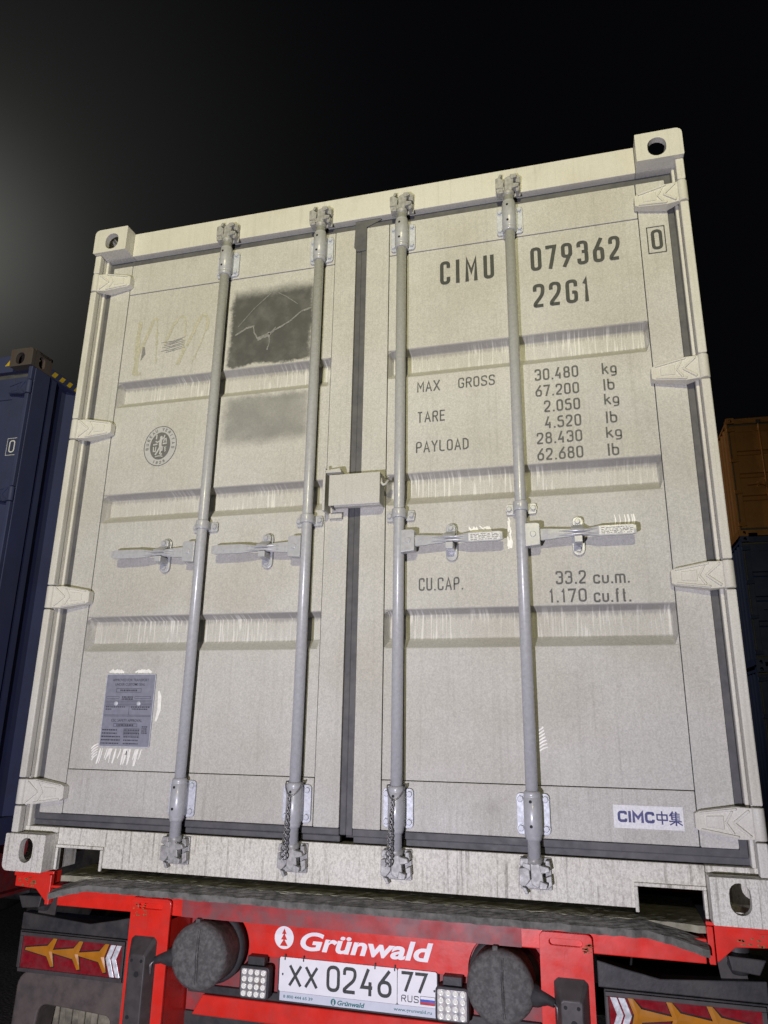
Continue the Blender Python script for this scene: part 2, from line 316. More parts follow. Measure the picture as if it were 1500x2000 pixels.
SHARP = set('MAXVYNkTE7I1l4D')
def fillet(pts, r, closed, n=5):
    out = []; m = len(pts)
    for i, p in enumerate(pts):
        if not closed and i in (0, m - 1): out.append(p); continue
        a, b = Vector(pts[i - 1]), Vector(pts[(i + 1) % m]); p = Vector(p)
        d = min(r, (a - p).length * .49, (b - p).length * .49)
        if d < 1e-6: out.append(tuple(p)); continue
        A = p + (a - p).normalized() * d; B = p + (b - p).normalized() * d
        for k in range(n + 1):
            t = k / n; out.append(tuple(A * (1 - t) ** 2 + p * 2 * t * (1 - t) + B * t * t))
    return out
NSTROKE = [0]
def stroke(mb, pts, w, y, closed=False, taper=False):
    NSTROKE[0] += 1; y -= (NSTROKE[0] % 20) * 1.5e-5     # crossing strokes never share a plane
    P = [Vector(p) for p in pts]; m = len(P); L = []
    for i in range(m):
        a = P[i - 1] if (i or closed) else P[i]; b = P[(i + 1) % m] if (i < m - 1 or closed) else P[i]
        d1 = (P[i] - a).normalized() if (P[i] - a).length > 1e-9 else None
        d2 = (b - P[i]).normalized() if (b - P[i]).length > 1e-9 else None
        d1 = d1 or d2; d2 = d2 or d1
        n1 = Vector((-d1.y, d1.x)); n2 = Vector((-d2.y, d2.x)); nn = n1 + n2
        nn = n1 if nn.length < 1e-6 else nn.normalized()
        k = 1 / max(.45, nn.dot(n1)); h = w / 2 * k
        if taper: h *= (0.25 + 0.75 * math.sin(math.pi * (i + .5) / m))
        L.append((P[i] + nn * h, P[i] - nn * h))
    vs = [(q.x, y, q.y) for pr in L for q in pr]
    mb.add(vs, [(2 * i, 2 * i + 1, 2 * ((i + 1) % m) + 1, 2 * ((i + 1) % m)) for i in range(m if closed else m - 1)])
def glyph(mb, ch, x, z, w, h, t, y, rad=.24, shear=0, tf=None):
    for g in G.get(ch, []):
        closed = g[-1] == 'c'; g = g[:-1] if closed else g
        pts = [(x + t / 2 + u * (w - t), z + t / 2 + v * (h - t)) for u, v in g]
        if ch == '.': pts = [(x + w / 2, z), (x + w / 2, z + t * 1.05)]
        pts = fillet(pts, 0 if ch in SHARP else min(rad * h, w * .48), closed)
        if not closed and ch != '.':     # square ends reach the cap height and the base line
            for e0, e1, v in ((0, 1, g[0][1]), (-1, -2, g[-1][1])):
                if v <= 0.001 or v >= .95:
                    d = (Vector(pts[e0]) - Vector(pts[e1])).normalized()
                    if abs(d.y) > .5: pts[e0] = tuple(Vector(pts[e0]) + d * (t / 2 / abs(d.y)))
        if tf: pts = [tf(*p) for p in pts]
        stroke(mb, pts, t, y, closed)
def letters(mb, s, x0, x1, z0, h, y, t=.13, gap=.16, space=.6):
    """stroke lettering of height h whose ends lie at x0 and x1"""
    ws = [NARROW.get(c, 1.0) if c != ' ' else space for c in s]
    tot = sum(ws) + gap * (len(s) - 1); u = (x1 - x0) / tot; x = x0
    for c, w in zip(s, ws):
        if c != ' ': glyph(mb, c, x, z0, w * u, h, t * h, y)
        x += (w + gap) * u
    return mb
def font_text(mb, s, box, y, bold=0.0, shear=0.0):
    """typeface lettering fitted into box = (x0, x1, z0, z1), lying in the plane y"""
    c = bpy.data.curves.new('t', 'FONT'); c.body = s; c.size = 1; c.shear = shear; c.offset = bold; c.resolution_u = 5
    o = bpy.data.objects.new('t', c); COL.objects.link(o); dg = bpy.context.evaluated_depsgraph_get()
    me = bpy.data.meshes.new_from_object(o.evaluated_get(dg)); vs = [v.co.copy() for v in me.vertices]; fs = [tuple(p.vertices) for p in me.polygons]
    bpy.data.objects.remove(o); bpy.data.curves.remove(c); bpy.data.meshes.remove(me)
    if not vs: return mb
    a, b = min(v.x for v in vs), max(v.x for v in vs); p, q = min(v.y for v in vs), max(v.y for v in vs)
    x0, x1, z0, z1 = box
    return mb.add([(x0 + (v.x - a) / (b - a) * (x1 - x0), y, z0 + (v.y - p) / (q - p) * (z1 - z0)) for v in vs], fs)
def ellipse(cx, cz, a, b, n=40, rot=0): return [(cx + a * math.cos(2 * math.pi * k / n), cz + b * math.sin(2 * math.pi * k / n)) for k in range(n)]

# ================================================================== ground
g = MB(); nx = 24
for i in range(nx + 1):
    for j in range(nx + 1):
        x, y = -300 + 600 * i / nx, -300 + 600 * j / nx; g.v.append((x, y, 0))
g.f = [(i * (nx + 1) + j, (i + 1) * (nx + 1) + j, (i + 1) * (nx + 1) + j + 1, i * (nx + 1) + j + 1) for i in range(nx) for j in range(nx)]; g.sm = [False] * len(g.f)
go = link('ground', g.mesh('ground'), 'yard_gravel'); go['kind'] = 'structure'

# ================================================================== containers
def casting_mesh(right, top):
    mb = MB(); W, D, Hh, t = .162, .178, .118, .026
    r = [.004] * 4; r[{(0, 0): 0, (1, 0): 1, (1, 1): 2, (0, 1): 3}[(right, top)]] = .022
    hx = .073 if right else .089; hz = .051 if top else .067; hw = .064 if top else .054
    mb.plate_hole(rrect(0, W, 0, Hh, r), stadium(hx, hz, hw, .079), lambda u, v, s: (u, t * s, v))
    ox = W if right else 0; sx = -1 if right else 1
    mb.plate_hole(rrect(t, D, .002, Hh - .002, .001, 1), stadium(.089, hz, .051, .079), lambda u, v, s: (ox + sx * (.0015 + (t - .002) * s), u, v))
    oz = Hh if top else 0; sz = -1 if top else 1
    mb.plate_hole(rrect(.0015, W - .0015, t, D, .001, 1), stadium(W / 2, .089, .0635, .124), lambda u, v, s: (u, v, oz + sz * (.001 + (t - .004) * s)))
    ix = 0 if right else W - .012
    mb.box(ix + .0005, ix + .0115, t, D, .001, Hh - .001)
    zz = 0 if top else Hh - .012
    mb.box(.001, W - .001, t, D, zz + .0007, zz + .0113)
    mb.box(.002, W - .002, D - .006, D, .002, Hh - .002)
    return mb
def hinge_mesh(right):
    mb = MB(); s = -1 if right else 1; X = lambda v: s * v
    mb.lathe([(.0155, -.0425), (.0175, -.040), (.0175, .040), (.0155, .0425)], (X(.0165), .030, 0), n=16)
    out = [(.014, -.040), (.070, -.042), (.165, -.027), (.178, -.020), (.178, .020), (.165, .027), (.070, .042), (.014, .040)]
    n = len(out); yf = lambda x: .020 + .020 * max(0, min(1, (x - .02) / .12))
    vs = [(X(x), yf(x), z) for x, z in out] + [(X(x), max(yf(x) + .010, .0695 if x > .06 else 0), z) for x, z in out]
    mb.add(vs, [tuple(range(n)), tuple(range(2 * n - 1, n - 1, -1))] + [(i, (i + 1) % n, n + (i + 1) % n, n + i) for i in range(n)])
    def ridge(pts, w, hgt=.006):
        for (xa, za), (xb, zb) in zip(pts, pts[1:]):
            d = Vector((xb - xa, zb - za)).normalized(); nrm = Vector((-d.y, d.x)) * w / 2
            q = [(xa + nrm.x, za + nrm.y), (xb + nrm.x, zb + nrm.y), (xb - nrm.x, zb - nrm.y), (xa - nrm.x, za - nrm.y)]
            vv = [(X(x), yf(x) - hgt, z) for x, z in q] + [(X(x), yf(x) + .004, z) for x, z in q]
            mb.add(vv, [(0, 1, 2, 3), (0, 1, 5, 4), (1, 2, 6, 5), (2, 3, 7, 6), (3, 0, 4, 7)])
    ridge([(.040, -.034), (.080, 0), (.040, .034)], .007)
    ridge([(.070, -.036), (.165, -.021)], .006); ridge([(.070, .036), (.165, .021)], .006)
    ridge([(.082, -.030), (.100, 0), (.082, .030)], .006)
    q = [(.105, -.017), (.150, -.014), (.150, .014), (.105, .017)]
    mb.add([(X(x), yf(x) - .006, z) for x, z in q] + [(X(x), yf(x) + .002, z * 1.15) for x, z in q], [(0, 1, 2, 3), (0, 1, 5, 4), (1, 2, 6, 5), (2, 3, 7, 6), (3, 0, 4, 7)])
    return mb
def bolt_mesh(r=.0095, h=.009):
    mb = MB(); mb.lathe([(r * 1.25, 0), (r * 1.25, .002)], (0, 0, 0), (0, -1, 0), 16); mb.lathe([(r, .002), (r, h * .8), (r * .8, h)], (0, 0, 0), (0, -1, 0), 6, False); return mb
def panel_mesh(x0, x1, z0, z1, yp, corr, depth=.040):
    zs = {z0, z1}; e = .0025
    for lo, hi in corr:
        for a in (lo, lo + .036, hi - .016, hi): zs |= {a - e, a, a + e}
    zs = sorted(zs)
    def dep(z):
        return depth * max(max(0, min((z - lo) / .036, 1, (hi - z) / .016)) for lo, hi in corr)
    xs = [x0, x0 + .012] + [x0 + .012 + (x1 - x0 - .024) * k / 6 for k in range(1, 6)] + [x1 - .012, x1]
    mb = MB(); nz = len(zs)
    vs = [(x, yp + (0 if x in (x0, x1) else dep(z)), z) for x in xs for z in zs]
    fs = [(i * nz + j, (i + 1) * nz + j, (i + 1) * nz + j + 1, i * nz + j + 1) for i in range(len(xs) - 1) for j in range(nz - 1)]
    for fct in fs:
        i = fct[0] // nz; mb_s = 0 < i < len(xs) - 2 and abs(zs[fct[0] % nz + 1] - zs[fct[0] % nz]) < .003
        mb.f.append(fct); mb.sm.append(mb_s)
    mb.v = vs; return mb
def wall_mesh(X, out, z0, z1, L, y0=.178):
    """corrugated side sheet: trapezoidal waves along the length"""
    mb = MB(); pr = []; y = y0; p = .278
    while y < L - y0 - p:
        pr += [(y, 0), (y + .072, 0), (y + .140, .036), (y + .210, .036)]; y += p
    pr += [(y, 0), (L - y0, 0)]
    vs = [(X - out * d, yy, z) for yy, d in pr for z in (z0, z1)]
    mb.add(vs, [(2 * i, 2 * i + 2, 2 * i + 3, 2 * i + 1) for i in range(len(pr) - 1)]); return mb
def keeper_mesh(up):
    mb = MB(); q = 1 if up else -1; Z = lambda a, b: (min(q * a, q * b), max(q * a, q * b))
    mb.box(-.044, .046, .046, .0545, *Z(.002, .088))
    mb.prism([(-.046, q * .030), (-.016, q * .026), (-.014, q * .060), (-.030, q * .078), (-.046, q * .074)], .020, .047)
    mb.prism([(-.040, q * .002), (-.016, q * .002), (-.020, q * .024), (-.044, q * .022)], .016, .047)
    mb.prism([(-.040, q * .080), (-.028, q * .083), (-.020, q * .098), (-.030, q * .100)], .030, .050)
    mb.prism([(.030, q * .052), (.046, q * .046), (.048, q * .072), (.034, q * .084)], .026, .047)
    mb.prism([(.030, q * .006), (.042, q * .006), (.046, q * .028), (.030, q * .032)], .022, .047)
    return mb
def cam_mesh(up):
    mb = MB(); q = 1 if up else -1
    mb.lathe([(.0175, -.030 * q), (.0175, -.004 * q), (.022, 0), (.024, .008 * q), (.021, .018 * q)], (0, .038, 0), n=18)
    mb.prism([(-.012, q * .014), (.018, q * .014), (.024, q * .060), (.008, q * .078), (-.010, q * .070)], .018, .045)
    mb.prism([(.012, q * .016), (.040, q * .022), (.044, q * .034), (.018, q * .040)], .014, .040)
    mb.prism([(.014, q * .058), (.036, q * .066), (.032, q * .080), (.010, q * .080)], .014, .040)
    mb.prism([(-.012, q * .018), (-.034, q * .012), (-.036, q * .024), (-.012, q * .036)], .022, .042)
    return mb
def handle_mesh(s, wx):
    mb = MB(); X = lambda v: s * v
    prof = [(.056, .019, .026, .012), (.085, .018, .024, .011), (.125, .0145, .022, .010), (wx, .0105, .020, .012), (wx + .030, .011, .018, .012), (.245, .0165, .014, .010), (.345, .0165, .012, .010), (.358, .0125, .012, .010)]
    vs = []
    for x, h, y, t in prof: vs += [(X(x), y, -h), (X(x), y - .0012, 0), (X(x), y, h), (X(x), y + t, h), (X(x), y + t, -h)]
    n = len(prof)
    fs = [(5 * i + k, 5 * i + (k + 1) % 5, 5 * i + 5 + (k + 1) % 5, 5 * i + 5 + k) for i in range(n - 1) for k in range(5)] + [(0, 1, 2, 3, 4), tuple(range(5 * n - 5, 5 * n))]
    mb.add(vs, fs)
    for z in (.005, -.006):   # pressed ribs across the narrow waist
        a = [(X(wx - .06), .021, z * 1.3), (X(wx - .01), .0145, z), (X(wx + .02), .0135, z), (X(wx + .075), .016, z * 1.6)]
        mb.tube(a, [.001, .0042, .0042, .001], 6)
    return mb
def catch_mesh(s):
    mb = MB()
    mb.prism(stadium(0, 0, .040, .132), .062, .0715)
    mb.prism(rrect(-.016, .016, .022, .058, .010), .046, .062)
    vs = [(-.017, .044, .032), (.017, .044, .032), (.020, .010, .010), (-.022, .010, .014), (-.017, .054, .032), (.017, .054, .032), (.020, .006, .002), (-.022, .006, .006)]
    mb.add(vs, [(0, 1, 2, 3), (4, 5, 6, 7), (0, 1, 5, 4), (1, 2, 6, 5), (2, 3, 7, 6), (3, 0, 4, 7)])
    mb.prism([(-.013, -.034), (.013, -.034), (.013, -.012), (-.013, -.012)], .008, .062)
    return mb
def hub_mesh(s):
    mb = MB(); p = [(s * .012, -.041), (s * .060, -.036), (s * .060, .034), (s * .050, .038), (s * .012, .038)]
    mb.prism(p, .013, .050); mb.cyl((s * .038, .016, .0), (s * .038, .010, .0), .010, 14); return mb
def guide_mesh():
    mb = MB(); mb.lathe([(.0245, -.016), (.0255, -.013), (.0255, .013), (.0245, .016)], (0, .038, 0), n=20)
    mb.prism(rrect(-.050, .050, -.020, .016, .006), .062, .0715); mb.box(-.024, .024, .038, .066, -.015, .0145)
    mb.cyl((-.006, .0135, .002), (-.006, .0115, .002), .0045, 8); return mb
def bearing_mesh():
    mb = MB(); mb.prism(rrect(-.049, .049, -.058, .058, .012), .0615, .0715); return mb
def collar_mesh(up):
    q = 1 if up else -1
    pr = [(.0215, -.067 * q), (.0255, -.060 * q), (.0255, -.052 * q), (.0240, -.050 * q), (.0265, -.048 * q), (.0265, .052 * q), (.0245, .054 * q), (.0245, .060 * q), (.0215, .070 * q)]
    mb = MB(); mb.lathe(pr, (0, .038, 0), n=24); mb.box(-.0245, .0245, .040, .066, -.050, .052); return mb
def hole_mesh():
    mb = MB(); mb.cyl((0, .0128, 0), (0, .0108, 0), .0046, 10); return mb

def container(name, label, group, loc, H=2.591, mats=None, full=True, L=6.058):
    m = dict(paint='paint', panelL='paint_panel_patched', panelR='paint_panel', streak='paint_streaked', lower='paint_lower', rod='rod', cast='paint_streaked', zinc='zinc', camm='cast')
    if mats: m.update(mats)
    root = thing(name, label, 'container', loc, group); dz = H - 2.591
    for (rt, tp) in ((0, 0), (1, 0), (0, 1), (1, 1)):
        shared(('casting', rt, tp), lambda rt=rt, tp=tp: casting_mesh(rt, tp), 'corner_casting', m['cast'] if not tp else m.get('cast_top', 'paint_clean'), root, (2.276 * rt, 0, (H - .118) * tp), .003)
    for (rt, tp) in ((0, 0), (1, 0), (0, 1), (1, 1)):      # front end, turned round
        shared(('casting', 1 - rt, tp), lambda rt=rt, tp=tp: casting_mesh(1 - rt, tp), 'corner_casting', m['cast'] if not tp else m.get('cast_top', 'paint_clean'), root, (.162 + 2.276 * rt, L, (H - .118) * tp), .003, (0, 0, math.pi))
    # rear frame
    mb = MB(); mb.box(.163, 2.275, .055, .150, 2.470 + dz, 2.585 + dz); mb.box(.163, 2.275, .062, .155, 2.5855 + dz, 2.590 + dz); part('door_header', mb, m.get('header', 'paint_clean'), root, .004)
    for xa_ in (.001, 2.277):
        mb = MB(); mb.box(xa_, xa_ + .160, .060, .150, 2.4715 + dz, 2.4727 + dz); part('header_end', mb, m['paint'], root, .0004)
    for s, x in ((1, 0), (-1, 2.438)):
        mb = MB(); a = lambda u: x + s * u
        zz = [.119] + [z + dz * (z > 1) for zc in (.253, .952, 1.647, 2.337) for z in (zc - .047, zc + .047)] + [2.472 + dz]
        for z0, z1 in zip(zz[::2], zz[1::2]):
            xs = sorted((a(.002), a(.030))); mb.box(xs[0], xs[1], .018, .046, z0, z1)
        xs = sorted((a(.0), a(.028))); mb.box(xs[0], xs[1], .0465, .178, .119, 2.472 + dz)
        xs = sorted((a(.0285), a(.040))); mb.box(xs[0], xs[1], .062, .178, .119, 2.472 + dz)
        part('corner_post', mb, m.get('header', 'paint_clean'), root, .004)
    # sill with the two notches beside the castings
    mb = MB(); sill = [(.163, .136), (.163, .0), (.172, .0), (.172, .072), (.345, .072), (.345, .015), (2.090, .015), (2.090, .072), (2.266, .072), (2.266, .0), (2.275, .0), (2.275, .136)]
    mb.prism(sill, .066, .078)
    mb.box(.36, 2.075, .0785, .20, .016, .030); part('door_sill', mb, m['streak'], root, .002)
    mb = MB(); mb.box(.003, .162, .060, .15, .1185, .1365); mb.box(2.276, 2.435, .060, .15, .1185, .1365); mb.box(.163, 2.275, .079, .15, .110, .134); part('sill_step', mb, m['streak'], root, .002)
    for x0, x1 in ((.164, .352), (2.083, 2.274)):
        mb = MB(); mb.box(x0, x1, .058, .0655, .0725, .082)
        mb.box(*((x1 - .010, x1) if x0 < 1 else (x0, x0 + .010)), .058, .0655, .006, .072); mb.box(*((x0, x0 + .009) if x0 < 1 else (x1 - .009, x1)), .058, .0655, .002, .072)
        part('notch_rim', mb, m['streak'], root, .002)
    # body
    for x, o in ((.012, -1), (2.426, 1)):
        part('side_wall', wall_mesh(x, o, .155, H - .11, L), m['paint'], root)
        xs = sorted((x - o * .05, x + o * .010))
        mb = MB(); mb.box(xs[0], xs[1], .178, L - .178, .015, .157); part('bottom_side_rail', mb, m['paint'], root, .003)
        mb = MB(); mb.box(xs[0], xs[1], .178, L - .178, H - .118, H - .058); part('top_side_rail', mb, m['paint'], root, .003)
    mb = MB(); mb.box(.06, 2.378, .15, L - .06, H - .075, H - .060); part('roof', mb, m['paint'], root)
    mb = MB(); mb.box(.02, 2.418, L - .07, L - .02, .119, H - .06); part('front_wall', mb, m['paint'], root)
    mb = MB(); mb.box(.06, 2.378, .155, L - .07, .125, .16)
    for k in range(14):
        mb.box(.06, 2.378, .5 + k * .38, .55 + k * .38, .02, .124)
    part('floor_frame', mb, 'black_plastic', root)
    # doors
    corr = [(a + dz * .6, b + dz * .6) for a, b in CORR]
    zt = 2.432 + dz; zr = 2.284 + dz
    for side, (xa, xb, xi, xj) in enumerate(((.066, 1.195, .161, 1.106), (1.240, 2.372, 1.334, 2.270))):
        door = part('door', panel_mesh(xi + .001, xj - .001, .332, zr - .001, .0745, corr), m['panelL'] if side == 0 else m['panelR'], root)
        for x0, x1 in ((xa, xi - .0015), (xj + .0015, xb)):
            mb = MB(); mb.prism(rrect(x0, x1, .181, zt, .004), .070, .115); part('door_stile', mb, m['paint'], door, .002)
        mb = MB(); mb.box(xi + .001, xj - .001, .0712, .115, zr + .002, zt); part('door_rail', mb, m['paint'], door, .002)
        mb = MB(); mb.box(xi + .001, xj - .001, .0712, .115, .182, .3295); part('door_rail', mb, m['lower'], door, .002)
        mb = MB(); mb.box(xi - .002, xj + .002, .120, .124, .3, zr); part('door_backing', mb, 'rubber_dark', door)
        # rubber gasket: inner lip against the door, outer lip against the frame
        mb = MB(); o = .0225
        def ring(x0, x1, z0, z1, w, y0, y1, sides):
            if 'l' in sides: mb.box(x0, x0 + w, y0, y1, z0, z1)
            if 'r' in sides: mb.box(x1 - w, x1, y0, y1, z0, z1)
            if 't' in sides: mb.box(x0, x1, y0 + .0006, y1, z1 - w, z1)
            if 'b' in sides: mb.box(x0, x1, y0 + .0006, y1, z0, z0 + w)
        sd = 'ltb' if side == 0 else 'rtb'
        if side == 0: ring(xa - o, xb, .181 - o, zt + o, o - .001, .074, .105, sd); ring(xa - .042, xb, .138, zt + .0385, .0195, .086, .115, sd)
        else: ring(xa, xb + o, .181 - o, zt + o, o - .001, .074, .105, sd); ring(xa, xb + .042, .138, zt + .0385, .0195, .086, .115, sd)
        if side == 0: mb.box(1.1955, 1.2175, .0765, .11, .160, zt + .02)
        else:
            mb.box(1.2180, 1.2395, .0735, .11, .160, zt + .02); mb.prism([(1.186, zt - .085), (1.200, zt - .105), (1.2385, zt - .105), (1.2385, zt + .005), (1.30, zt + .030), (1.29, zt + .046), (1.19, zt + .046)], .0695, .0735)
        part('gasket', mb, 'rubber', door, .004)
        for zc in (.253, .952, 1.647, 2.337):
            shared(('hinge', side), lambda side=side: hinge_mesh(side), 'hinge', m.get('header', 'paint_clean'), door, (2.438 * side, 0, zc + dz * (zc > 1)), .002)
        # lock rods
        for k in ((0, 1) if side == 0 else (2, 3)):
            x = (.634, 1.0515, 1.392, 1.810)[k]; s = -1 if k < 2 else 1
            mb = MB(); mb.lathe([(.0188, .13), (.0188, 2.46 + dz)], (0, .038, 0), n=22); mb.v = [(a + x, b, c) for a, b, c in mb.v]
            rod = part('lock_rod', mb, m['rod'], root)
            zt2 = 2.352 + dz
            shared('keeper1', lambda: keeper_mesh(True), 'cam_keeper', m['camm'], rod, (x, 0, 2.446 + dz), .002); shared('keeper0', lambda: keeper_mesh(False), 'cam_keeper', m['camm'], rod, (x, .0115, .168 - .034), .002)
            shared('cam1', lambda: cam_mesh(True), 'locking_cam', m['camm'], rod, (x, 0, 2.446 + dz), .002); shared('cam0', lambda: cam_mesh(False), 'locking_cam', m['camm'], rod, (x, .004, .168 - .034), .002)
            for zc, up in ((zt2, 1), (.250, 0)):
                shared('bearing', bearing_mesh, 'bearing_plate', m['zinc'], rod, (x, 0, zc), .0015)
                shared(('collar', up), lambda up=up: collar_mesh(up), 'bearing_collar', m['rod'], rod, (x, 0, zc))
                if full:
                    for bx in (-.037, .037):
                        for bz in (-.040, .042): shared('bolt', bolt_mesh, 'bolt', 'zinc', rod, (x + bx, .0615, zc + bz))
                    for bz in (-.030, .038): shared('hole', hole_mesh, 'pin_hole', 'black_hole', rod, (x - .004, 0, zc + bz))
            zc = 1.207
            shared('guide', guide_mesh, 'rod_guide', m['rod'], rod, (x, 0, zc), .0015)
            wx = .158 if k < 2 else .180
            shared(('hub', s), lambda: hub_mesh(s), 'handle_hub', m['rod'], rod, (x, 0, 1.104), .002)
            shared(('handle', s), lambda: handle_mesh(s, wx), 'handle', m['rod'], rod, (x, 0, 1.104), .0015)
            shared(('catch', s), lambda: catch_mesh(s), 'handle_catch', m['rod'], rod, (x + s * wx, 0, 1.103), .002)
            if full:
                for bx in (-.040, .040): shared('bolt', bolt_mesh, 'bolt', m['rod'], rod, (x + bx, .062, zc - .002))
                shared('bolt', bolt_mesh, 'bolt', m['rod'], rod, (x + s * wx, .046, 1.103 + .043))
                if k < 2 or k == 3: shared('bolt', bolt_mesh, 'bolt', m['rod'], rod, (x + s * wx, .062, 1.103 - .047))
        root['door%d' % side] = door.name
    return root
main = container('shipping_container', 'pale cream shipping container with closed double doors on a red trailer', None, (0, 0, ZB))
doorL, doorR = [bpy.data.objects[main['door%d' % i]] for i in (0, 1)]
for k in ('door0', 'door1'): del main[k]
YP, YS, YR = .0728, .0685, .0698     # print planes on the panel, the stiles and the rails

# ---- printed markings on the doors
def line(txt, x0, x1, z, h, mat='mark_faded', t=.135, gap=.26, label=None):
    part('lettering', letters(MB(), txt, x0, x1, z, h, YP, t, gap), mat, doorR, label=label)
line('CIMU', 1.537, 1.744, 2.121, .103, 'mark', .135, .58, 'black owner code on the right door'); line('079362', 1.880, 2.200, 2.126, .101, 'mark', .135, .40, 'black serial number on the right door'); line('22G1', 1.883, 2.084, 1.971, .098, 'mark', .135, .38, 'black size code under the serial number')
mb = MB(); glyph(mb, '0', 2.307, 2.142, .038, .083, .0115, YS); part('lettering', mb, 'mark', doorR, label='black check digit')
mb = MB(); stroke(mb, [(2.295, 2.129), (2.354, 2.129), (2.354, 2.237), (2.295, 2.237)], .0035, YS, True); part('digit_box', mb, 'mark', doorR)
for a_ in (('30.480', 1.875, 2.025, 1.678, .045), ('67.200', 1.875, 2.024, 1.616, .043), ('2.050', 1.902, 2.024, 1.555, .044), ('4.520', 1.902, 2.024, 1.494, .044),
           ('28.430', 1.872, 2.024, 1.437, .043), ('62.680', 1.871, 2.024, 1.377, .044), ('kg', 2.104, 2.153, 1.678, .042), ('lb', 2.105, 2.142, 1.616, .043), ('kg', 2.104, 2.153, 1.563, .040),
           ('lb', 2.105, 2.142, 1.494, .043), ('kg', 2.102, 2.153, 1.441, .040), ('lb', 2.103, 2.140, 1.376, .044), ('33.2', 1.911, 2.007, .946, .044), ('cu.m.', 2.028, 2.140, .944, .042), ('1.170', 1.887, 2.005, .887, .044), ('cu.ft.', 2.026, 2.140, .884, .044)): line(*a_)
for a_ in (('MAX', 1.448, 1.533, 1.680, .042), ('GROSS', 1.601, 1.734, 1.680, .041), ('TARE', 1.448, 1.553, 1.558, .043), ('PAYLOAD', 1.444, 1.635, 1.441, .043), ('CU.CAP.', 1.455, 1.608, .939, .044)): line(*a_, 'mark_faded', .115, .28)
# ---- maker's sticker
mb = MB(); mb.box(2.041, 2.233, .0698, .0712, .222, .285); stk = part('maker_sticker', mb, 'sticker', doorR, label='white maker sticker with blue lettering')
mb = MB(); letters(mb, 'CIMC', 2.052, 2.154, .238, .031, .0691, .24, .12); part('lettering', mb, 'blue_ink', stk)
mb = MB(); w = .0042; yy = .0691
def sc(pts, w=.0042): stroke(mb, pts, w, yy)
bx, bz, bw, bh = 2.161, .236, .027, .036    # two Chinese characters, brushed
sc([(bx, bz + .012), (bx, bz + .026), (bx + bw, bz + .026), (bx + bw, bz + .012), (bx, bz + .012)]); sc([(bx + bw / 2, bz), (bx + bw / 2, bz + bh)])
bx = 2.195
sc([(bx + .010, bz + bh), (bx, bz + .024)]); sc([(bx + .006, bz + .029), (bx + .006, bz + .014)]); sc([(bx + .017, bz + .036), (bx + .019, bz + .031)])
for zz in (.030, .025, .020, .0145): sc([(bx + .006, bz + zz), (bx + .028, bz + zz)], .0028)
sc([(bx + .017, bz + .030), (bx + .017, bz - .002)]); sc([(bx - .002, bz + .010), (bx + .032, bz + .010)], .0034); sc([(bx + .015, bz + .009), (bx, bz)], .0034); sc([(bx + .019, bz + .009), (bx + .034, bz)], .0034)
part('lettering', mb, 'blue_ink', stk)
# ---- round classification emblem
ecx, ecz, ea, eb = .394, 1.560, .072, .084
mb = MB(); mb.prism(ellipse(ecx, ecz, ea + .002, eb + .002), .0731, .0743); emb = part('emblem', mb, 'emblem_light', doorL, label='oval grey classification emblem')
mb = MB(); stroke(mb, ellipse(ecx, ecz, ea, eb), .0032, .0726, True); mb.add([(x, .0726, z) for x, z in ellipse(ecx, ecz, .0455, .0585)], [tuple(range(40))])
def on_oval(ch, a, h, w, ra, rb, flip=False):
    ca, sa = math.cos(a), math.sin(a); cx, cz = ecx + ra * ca, ecz + rb * sa; nrm = Vector((ca / ra, sa / rb)).normalized()
    if flip: nrm = -nrm
    tg = Vector((nrm.y, -nrm.x))
    glyph(mb, ch, -w / 2, -h / 2, w, h, .0024, .0726, tf=lambda u, v: (cx + tg.x * u + nrm.x * v, cz + tg.y * u + nrm.y * v))
for i, ch in enumerate('BUREAU VERITAS'): on_oval(ch, math.radians(188 - i * (188 - (-8)) / 13), .013, .0095 if ch != 'I' else .004, .0585, .0712)
for i, ch in enumerate('1828'): on_oval(ch, math.radians(-112 + i * 15), .012, .0085, .0585, .0712, True)
part('emblem_print', mb, 'emblem_dark', emb)
mb = MB(); yy = .0722; E_ = lambda pts, w=.0052: stroke(mb, [(ecx + x, ecz + z) for x, z in pts], w, yy)
E_([(.002, .030), (0, .008), (.002, -.008)], .012); mb.add([(x, yy, z) for x, z in ellipse(ecx + .002, ecz + .036, .006, .007, 12)], [tuple(range(12))])
E_([(.004, .026), (.015, .036), (.017, .046)]); E_([(0, .024), (-.014, .016), (-.022, .022)]); E_([(.001, -.006), (.004, -.022), (.002, -.036)], .007); E_([(-.001, -.006), (-.010, -.024), (-.018, -.038)], .007)
E_([(-.020, .030), (-.019, .050)], .006); E_([(-.032, .006), (-.013, .008)], .006); E_([(-.029, -.002), (-.028, -.022), (-.019, -.022), (-.018, -.002)], .005)
E_([(.011, .008), (.030, .010)], .006); E_([(.014, .014), (.016, .028), (.024, .030), (.026, .015)], .005); E_([(.010, -.002), (.010, -.022)], .006)
for k in range(3): E_([(.017 + k * .003, -.004 - k * .008), (.022 + k * .001, -.010 - k * .008), (.028, -.003 - k * .008)], .003)
E_([(.004, -.038), (.012, -.034)], .007); E_([(-.018, -.046), (-.006, -.043), (.006, -.043), (.016, -.046)], .004)
part('emblem_figure', mb, 'emblem_light', emb)
